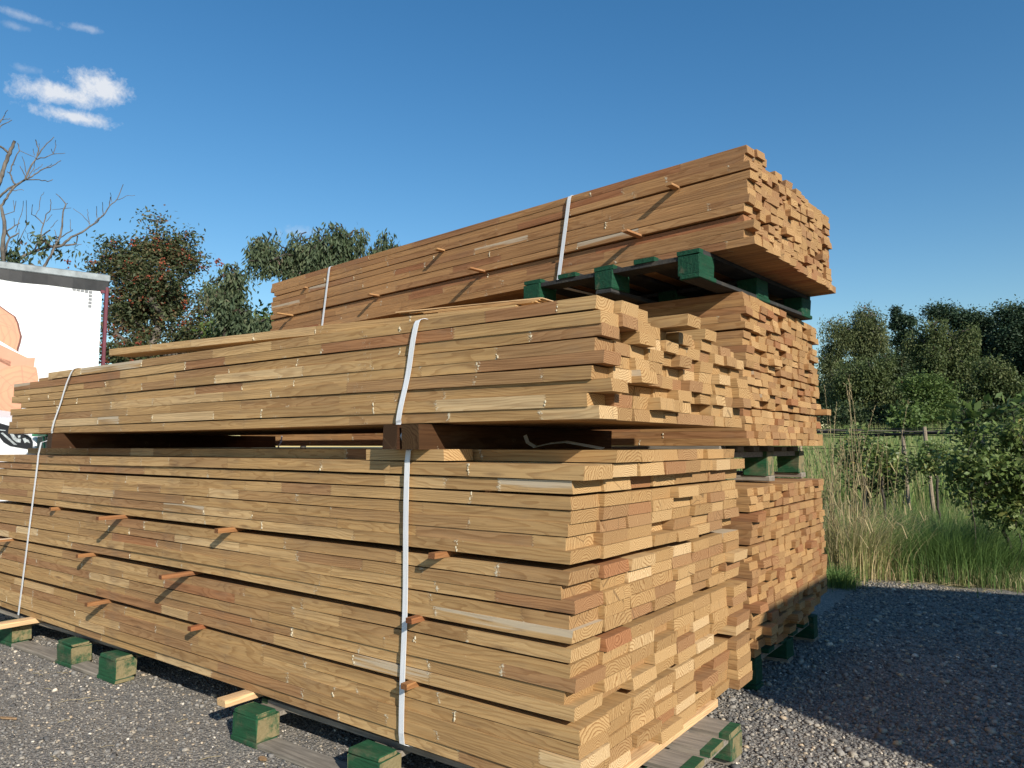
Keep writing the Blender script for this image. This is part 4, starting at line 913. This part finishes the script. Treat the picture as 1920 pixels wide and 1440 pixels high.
far('dark tree closing the view behind the middle of the far trees', 1740, 60, [(1660, 720, 60, 50), (1740, 700, 70, 60), (1830, 710, 80, 60), (1920, 690, 60, 80), (1570, 740, 60, 50)], L_DARK, M['bark_d'], 22000, .42, .3, clump=.8, nanch=260)
far('dark tree hidden behind the rear stacks', 1450, 52, [(1460, 680, 60, 60), (1400, 720, 60, 50), (1500, 740, 60, 50)], L_DARK, M['bark_d'], 5000, .34, .3, clump=.6)
far('dark tree farther left behind the rear stacks', 1300, 52, [(1310, 690, 60, 60), (1240, 720, 60, 50), (1370, 730, 50, 50)], L_DARK, M['bark_d'], 4000, .34, .3, clump=.6)
far('dark tree beyond the right edge of the field', 2010, 50, [(2000, 640, 50, 40), (2040, 700, 70, 60), (1990, 750, 60, 40)], L_DARK, M['bark_d'], 6000, .34, .3, clump=.6)
far('low dark thicket at the foot of the far trees', 1700, 42, [(1600, 790, 60, 16), (1700, 792, 60, 14), (1800, 786, 60, 18), (1900, 790, 60, 16)], L_DARK, M['bark_d'], 8000, .26, .1, name='thicket', clump=.5)

# ------------------------------------------------------------------ grasses
def blades(xy, z0, h, wd, lean, curve=.6, seg=4, dirs=None):
    n = len(xy); th = rng.uniform(0, 2 * np.pi, n) if dirs is None else dirs; ld = np.stack([np.cos(th), np.sin(th)], 1)
    ws = rng.uniform(0, 2 * np.pi, n); wv = np.stack([np.cos(ws), np.sin(ws)], 1)
    V = np.zeros((n, (seg + 1) * 2, 3))
    for k in range(seg + 1):
        t = k / seg; off = lean * (t ** (1 + curve * 2)); zz = h * (t - .35 * curve * t * t * np.minimum(1.5, lean / np.maximum(h, .01)))
        w_ = wd * (1 - t * .92)
        c = xy + ld * off[:, None]
        V[:, 2 * k, :2] = c - wv * w_[:, None] / 2; V[:, 2 * k + 1, :2] = c + wv * w_[:, None] / 2; V[:, 2 * k, 2] = V[:, 2 * k + 1, 2] = z0 + zz
    f = np.array([(2 * k, 2 * k + 1, 2 * k + 3, 2 * k + 2) for k in range(seg)])
    return V.reshape(-1, 3), (f[None] + (np.arange(n) * (seg + 1) * 2)[:, None, None]).reshape(-1, 4), seg
def grass(name, label, groups, mat, parent=None, kind='stuff', cat='grass'):
    Vs = []; Fs = []; rvs = []; b = 0
    for (V, Fq, seg, rvb) in groups:
        Vs.append(V); Fs.append(Fq + b); b += len(V); rvs.append(np.repeat(rvb, seg))
    o = mesh_from(name, np.vstack(Vs), np.vstack(Fs), mat, parent, attrs={'rv': ('FLOAT', 'FACE', np.concatenate(rvs))})
    if label: tag(o, label, cat, kind=kind)
    return o
GR = leafmat('grass_blade', [(0, (0.075, 0.135, 0.038)), (.35, (0.135, 0.225, 0.060)), (.55, (0.225, 0.315, 0.090)), (.7, (0.360, 0.345, 0.150)), (.88, (0.540, 0.435, 0.240)), (1, (0.690, 0.570, 0.345))], .3)
def wedge(px0, px1, d0, d1, n, pw=1.0):
    a = rng.uniform(px0, px1, n); d = d0 + (d1 - d0) * rng.random(n) ** pw
    r = fw[None] + rt[None] * ((a - 960) / F)[:, None]; r = r[:, :2] / np.linalg.norm(r[:, :2], axis=1)[:, None]
    return r * d[:, None]
def hh(n, a, b, pw=1.0): return a + (b - a) * rng.random(n) ** pw
gs = []
def add(xy, h0, h1, w0, w1, lean, r0, r1, curve=.6, pw=1.0, seg=4):
    n = len(xy); h = hh(n, h0, h1, pw); V, Fq, sg = blades(xy, terr(xy[:, 0], xy[:, 1]), h, rng.uniform(w0, w1, n), h * rng.uniform(.05, lean, n), curve, seg)
    gs.append((V, Fq, sg, rng.uniform(r0, r1, n)))
add(wedge(1380, 1660, 9.8, 12.5, 8000, .9), .10, .45, .004, .009, 1.0, .25, 1.0)
add(wedge(1620, 2050, 9.9, 12.6, 17000, .9), .10, .42, .004, .010, 1.1, .0, .55)
add(wedge(1330, 2050, 12, 17, 16000), .25, .70, .006, .013, .6, .0, .85)
add(wedge(1330, 2050, 15.5, 44, 21000, 1.2), .8, 1.35, .018, .04, .3, .3, .78, seg=3)
add(wedge(1670, 1775, 11.2, 15, 7000), .25, .55, .006, .012, .6, .0, .5)
add(wedge(1520, 1950, 9.3, 10.0, 3000, .8), .05, .3, .003, .007, 1.2, .5, 1.0)
grass('meadow_grass', 'mixed green and straw coloured meadow grass beyond the gravel yard', gs, GR); gs = []
def clump(px, d, n, r, h0, h1, r0, r1, lean=1.0, w0=.005, w1=.011, name='grass_tuft', label='', lift=0.0, curve=.8):
    c = at(px, 837, d)[:2]; q = rng.normal(0, 1, (n, 2)) * r; xy = c + q; h = hh(n, h0, h1, .8); ln = h * rng.uniform(.15, lean, n)
    th = np.arctan2(q[:, 1], q[:, 0]) + rng.normal(0, .6, n)
    V, Fq, sg = blades(xy, terr(xy[:, 0], xy[:, 1]), h, rng.uniform(w0, w1, n), ln, curve, 5, th)
    grass(name, label, [(V, Fq, sg, rng.uniform(r0, r1, n))], GR, kind=None, cat='grass tuft')
clump(1755, 10.2, 6500, .36, .25, .80, .0, .45, 1.0, label='large lush green grass tuft arching at the gravel edge')
clump(1690, 10.35, 2600, .24, .2, .58, .0, .5, .9, label='smaller green grass tuft left of the lush one at the gravel edge')
clump(1840, 10.25, 3200, .30, .2, .52, .0, .45, 1.0, label='low green grass tuft between the lush tuft and the leafy bush')
clump(1905, 10.5, 2000, .24, .2, .55, .05, .6, 1.0, label='low green grass tuft at the foot of the leafy bush')
clump(1585, 9.7, 2600, .24, .3, .95, .50, .98, .8, label='dry straw coloured grass tuft beside the lowest rear stack')
clump(1560, 8.75, 700, .10, .08, .3, .0, .5, 1.2, label='small green weed tuft at the foot of the lowest rear stack')
# tall dry stalks with seed heads
def stalks(px, d, n, r, h0, h1, label):
    c = at(px, 837, d)[:2]; b = MB()
    for k in range(n):
        q = rng.normal(0, r, 2); h = random.uniform(h0, h1); ln = rng.normal(0, .12, 2) * h * .8; P = []; z0 = float(terr(*c))
        for t in np.linspace(0, 1, 6): P.append((c[0] + q[0] + ln[0] * t ** 1.7, c[1] + q[1] + ln[1] * t ** 1.7, z0 + h * t))
        b.tube(P, [.0045, .004, .0035, .003, .002, .0012], 4, 0)
        p1 = np.array(P[-1]); p0 = np.array(P[-2]); dd = (p1 - p0) / np.linalg.norm(p1 - p0)
        for j in range(9):
            s_ = p1 - dd * j * .03; e_ = s_ + dd * .035 + rng.normal(0, .010, 3); b.tube([s_, (s_ + e_) / 2 + rng.normal(0, .002, 3), e_], [.001, .0035, .001], 3, 0)
        if random.random() < .6:
            for j in range(3):
                t = random.uniform(.15, .6); s_ = np.array([c[0] + q[0] + ln[0] * t ** 1.7, c[1] + q[1] + ln[1] * t ** 1.7, z0 + h * t]); v = rng.normal(0, 1, 3); v[2] = 0; v /= np.linalg.norm(v)
                b.ribbon([s_, s_ + v * .10 + np.array([0, 0, .13]), s_ + v * .26 + np.array([0, 0, .10]), s_ + v * .36 - np.array([0, 0, .03])], np.cross(v, (0, 0, 1)), .009, .0008)
    tag(b.build('dry_stalks', M['straw']), label, 'dry stalks')
M['straw'] = plain('dry_straw', (.34, .27, .14), .7, nscale=3, var=.35)
stalks(1560, 9.3, 26, .13, 1.3, 2.0, 'tall dry grass stalks close against the rear stacks')
stalks(1585, 9.6, 16, .16, 1.1, 2.35, 'tallest dry grass stalks rising above the field right of the rear stacks')
stalks(1612, 10.2, 15, .20, 1.0, 1.65, 'dry grass stalks of middle height left of the fence posts')
stalks(1660, 11.5, 8, .25, .8, 1.4, 'thin dry stalks in front of the small saplings')

# ------------------------------------------------------------------ shrubs in the meadow
def shrub(name, label, px, d, lobes, n, ls, mat=None, r0=.02, **kw):
    kw.setdefault('clump', .10); kw.setdefault('nanch', 90)
    tree(name, label, gbase(px, d), [lobe(*l[:2], d, *l[2:]) for l in lobes], mat or L_BUSH, M['bark_d'], n, ls, r0, cat='shrub', trunkmin=.004, **kw)
shrub('leafy_bush', 'large leafy bush with yellowing leaves at the right of the verge', 1895, 10.2, [(1840, 860, 78, 60), (1890, 880, 66, 72), (1800, 910, 54, 50), (1900, 815, 62, 42), (1860, 945, 62, 46), (1940, 860, 50, 84), (1785, 865, 46, 34), (1925, 940, 60, 50), (1840, 815, 40, 24)], 7000, .072, asp=1.9, nanch=260, clump=.075, r0=.022, droop=.15, frac=(4, .45), topf=.35)
shrub('leafy_sprig', 'fresh upright sprig with large pale leaves on top of the leafy bush', 1820, 9.9, [(1815, 768, 22, 18), (1800, 790, 20, 14), (1832, 785, 14, 16)], 60, .125, L_BRIGHT, asp=2.0, nanch=16, clump=.05, r0=.006)
shrub('leafy_sprig', 'fresh arching sprig with large pale leaves at the right picture edge', 1900, 9.9, [(1890, 765, 26, 12), (1915, 755, 20, 12)], 60, .125, L_BRIGHT, asp=2.2, nanch=14, clump=.05, r0=.006)
shrub('sapling', 'small sapling with sunlit leaves left of the fence posts', 1655, 12.2, [(1650, 850, 26, 24), (1662, 875, 22, 22), (1648, 825, 10, 10)], 700, .075, nanch=50)
shrub('sapling', 'low sapling with pale leaves among the dry stalks', 1615, 11.8, [(1612, 812, 14, 12), (1620, 835, 20, 16), (1600, 865, 22, 24)], 520, .075, nanch=50)
shrub('wild_shrub', 'dense dark green shrub below the left fence post', 1640, 13.2, [(1600, 850, 30, 30), (1690, 880, 32, 22), (1640, 890, 50, 30)], 2600, .07, L_OLIVE, nanch=120, clump=.14)
shrub('wild_shrub', 'olive green shrub between the fence posts and the leafy bush', 1755, 12.6, [(1755, 850, 26, 20), (1745, 870, 22, 18)], 1300, .06, L_BUSH, nanch=70, clump=.09)
shrub('wild_shrub', 'light green sapling top above the fence in the middle of the field', 1695, 18, [(1695, 783, 18, 12), (1700, 800, 20, 14)], 900, .11, L_BRIGHT, nanch=50, clump=.14)

# ------------------------------------------------------------------ field fence with rolled netting
t = empty('field_fence', gbase(1700, 14.2), 0, 'field fence of thin wooden posts with black netting rolled along its top', 'fence')
bf = np.array(t.location); M['net'] = plain('black_netting', (.012, .013, .015), .7, nscale=40, var=.4); M['post'] = greywood('fence_post_wood', (.30, .24, .17)); M['rail'] = greywood('pale_rail_wood', (.24, .20, .16))
for px, py0, d, tilt in ((1500, 806, 15.2, 0), (1617, 812, 14.8, .00), (1692, 806, 14.4, .04), (1733, 800, 14.1, .06), (1840, 800, 13.8, 0), (1925, 798, 13.5, 0)):
    p_ = at(px, py0, d) - bf; g0 = p_.copy(); g0[2] = 0; g0[0] += tilt * 1.5; g0[1] += tilt; r_ = .032
    MB().tube([g0, p_ * .5 + g0 * .5, p_], [r_ * 1.1, r_, r_], 8).build('post', M['post'], t)
def wire(off, r_, sag, sd, mat, nm, x0=1480, x1=1960):
    rn = random.Random(sd); P = []
    for px in np.linspace(x0, x1, 26):
        dd = 15.2 - (px - 1500) / 425 * 1.7; p_ = at(px, 807 + off + sag * math.sin((px - 1480) * .021 + sd) + rn.uniform(-.8, .8), dd - .05); P.append(p_ - bf)
    MB().tube(P, r_, 6).build(nm, mat, t, smooth=True)
for k, (o_, r_, s_) in enumerate(((-3, .006, 1.0), (-1, .007, 1.4), (2, .008, 1.6), (4, .010, 1.8), (6, .016, 1.6), (8, .010, 1.4), (11, .007, 2.0), (32, .005, 3.0))): wire(o_, r_, s_, k, M['net'], 'netting_roll')
wire(1, .012, 1.2, 9, M['rail'], 'rail')

# ------------------------------------------------------------------ small litter on the yard
M['chip'] = plain('bark_chip', (.30, .19, .10), .8, nscale=30, var=.3)
def on_ground(px, py): return on(px, py, 2, 0)
for (px, py, l, wd, a, lab) in ((15, 1350, .12, .028, .5, 'brown bark strip on the gravel at the left picture edge'), (493, 1427, .05, .035, 0, 'light wood chip on the gravel below the green block')):
    c = on_ground(px, py); MBo = MB()
    ca_, sa_ = math.cos(a), math.sin(a); V = []
    for z in (.004, .012):
        for k in range(8):
            th = k * math.pi / 4; u_, v_ = l / 2 * math.cos(th) * random.uniform(.8, 1.1), wd / 2 * math.sin(th) * random.uniform(.7, 1.1); V.append((c[0] + u_ * ca_ - v_ * sa_, c[1] + u_ * sa_ + v_ * ca_, z + random.uniform(0, .006)))
    MBo.add(V, [tuple(range(8))[::-1], tuple(range(8, 16))] + [(k, (k + 1) % 8, 8 + (k + 1) % 8, 8 + k) for k in range(8)])
    tag(MBo.build('wood_chip', M['chip']), lab, 'wood chip')
b = MB()
for k in range(70):
    if random.random() < .45: x, y = random.uniform(-5.5, -2.4), random.uniform(1.2, 2.3)
    else: x, y = random.uniform(-1.6, .1), random.uniform(4.2, 9.0)
    th = random.uniform(0, 6.28); l = random.uniform(.03, .12); P = [(x, y, .018), (x + l * .5 * math.cos(th) + .004, y + l * .5 * math.sin(th), .024), (x + l * math.cos(th), y + l * math.sin(th), .018)]
    b.tube(P, random.uniform(.0008, .0018), 4)
for k in range(130):
    x = random.uniform(-2.1, .1); y = edge_y(x) + random.uniform(-.35, .2); th = random.uniform(0, 6.28); l = random.uniform(.08, .3); b.tube([(x, y, .012), (x + l * .5 * math.cos(th), y + l * .5 * math.sin(th), .03), (x + l * math.cos(th), y + l * math.sin(th), .01)], .0018, 4)
tag(b.build('straw_litter', M['straw']), 'scattered dry straws lying on the gravel', 'straw', kind='stuff')
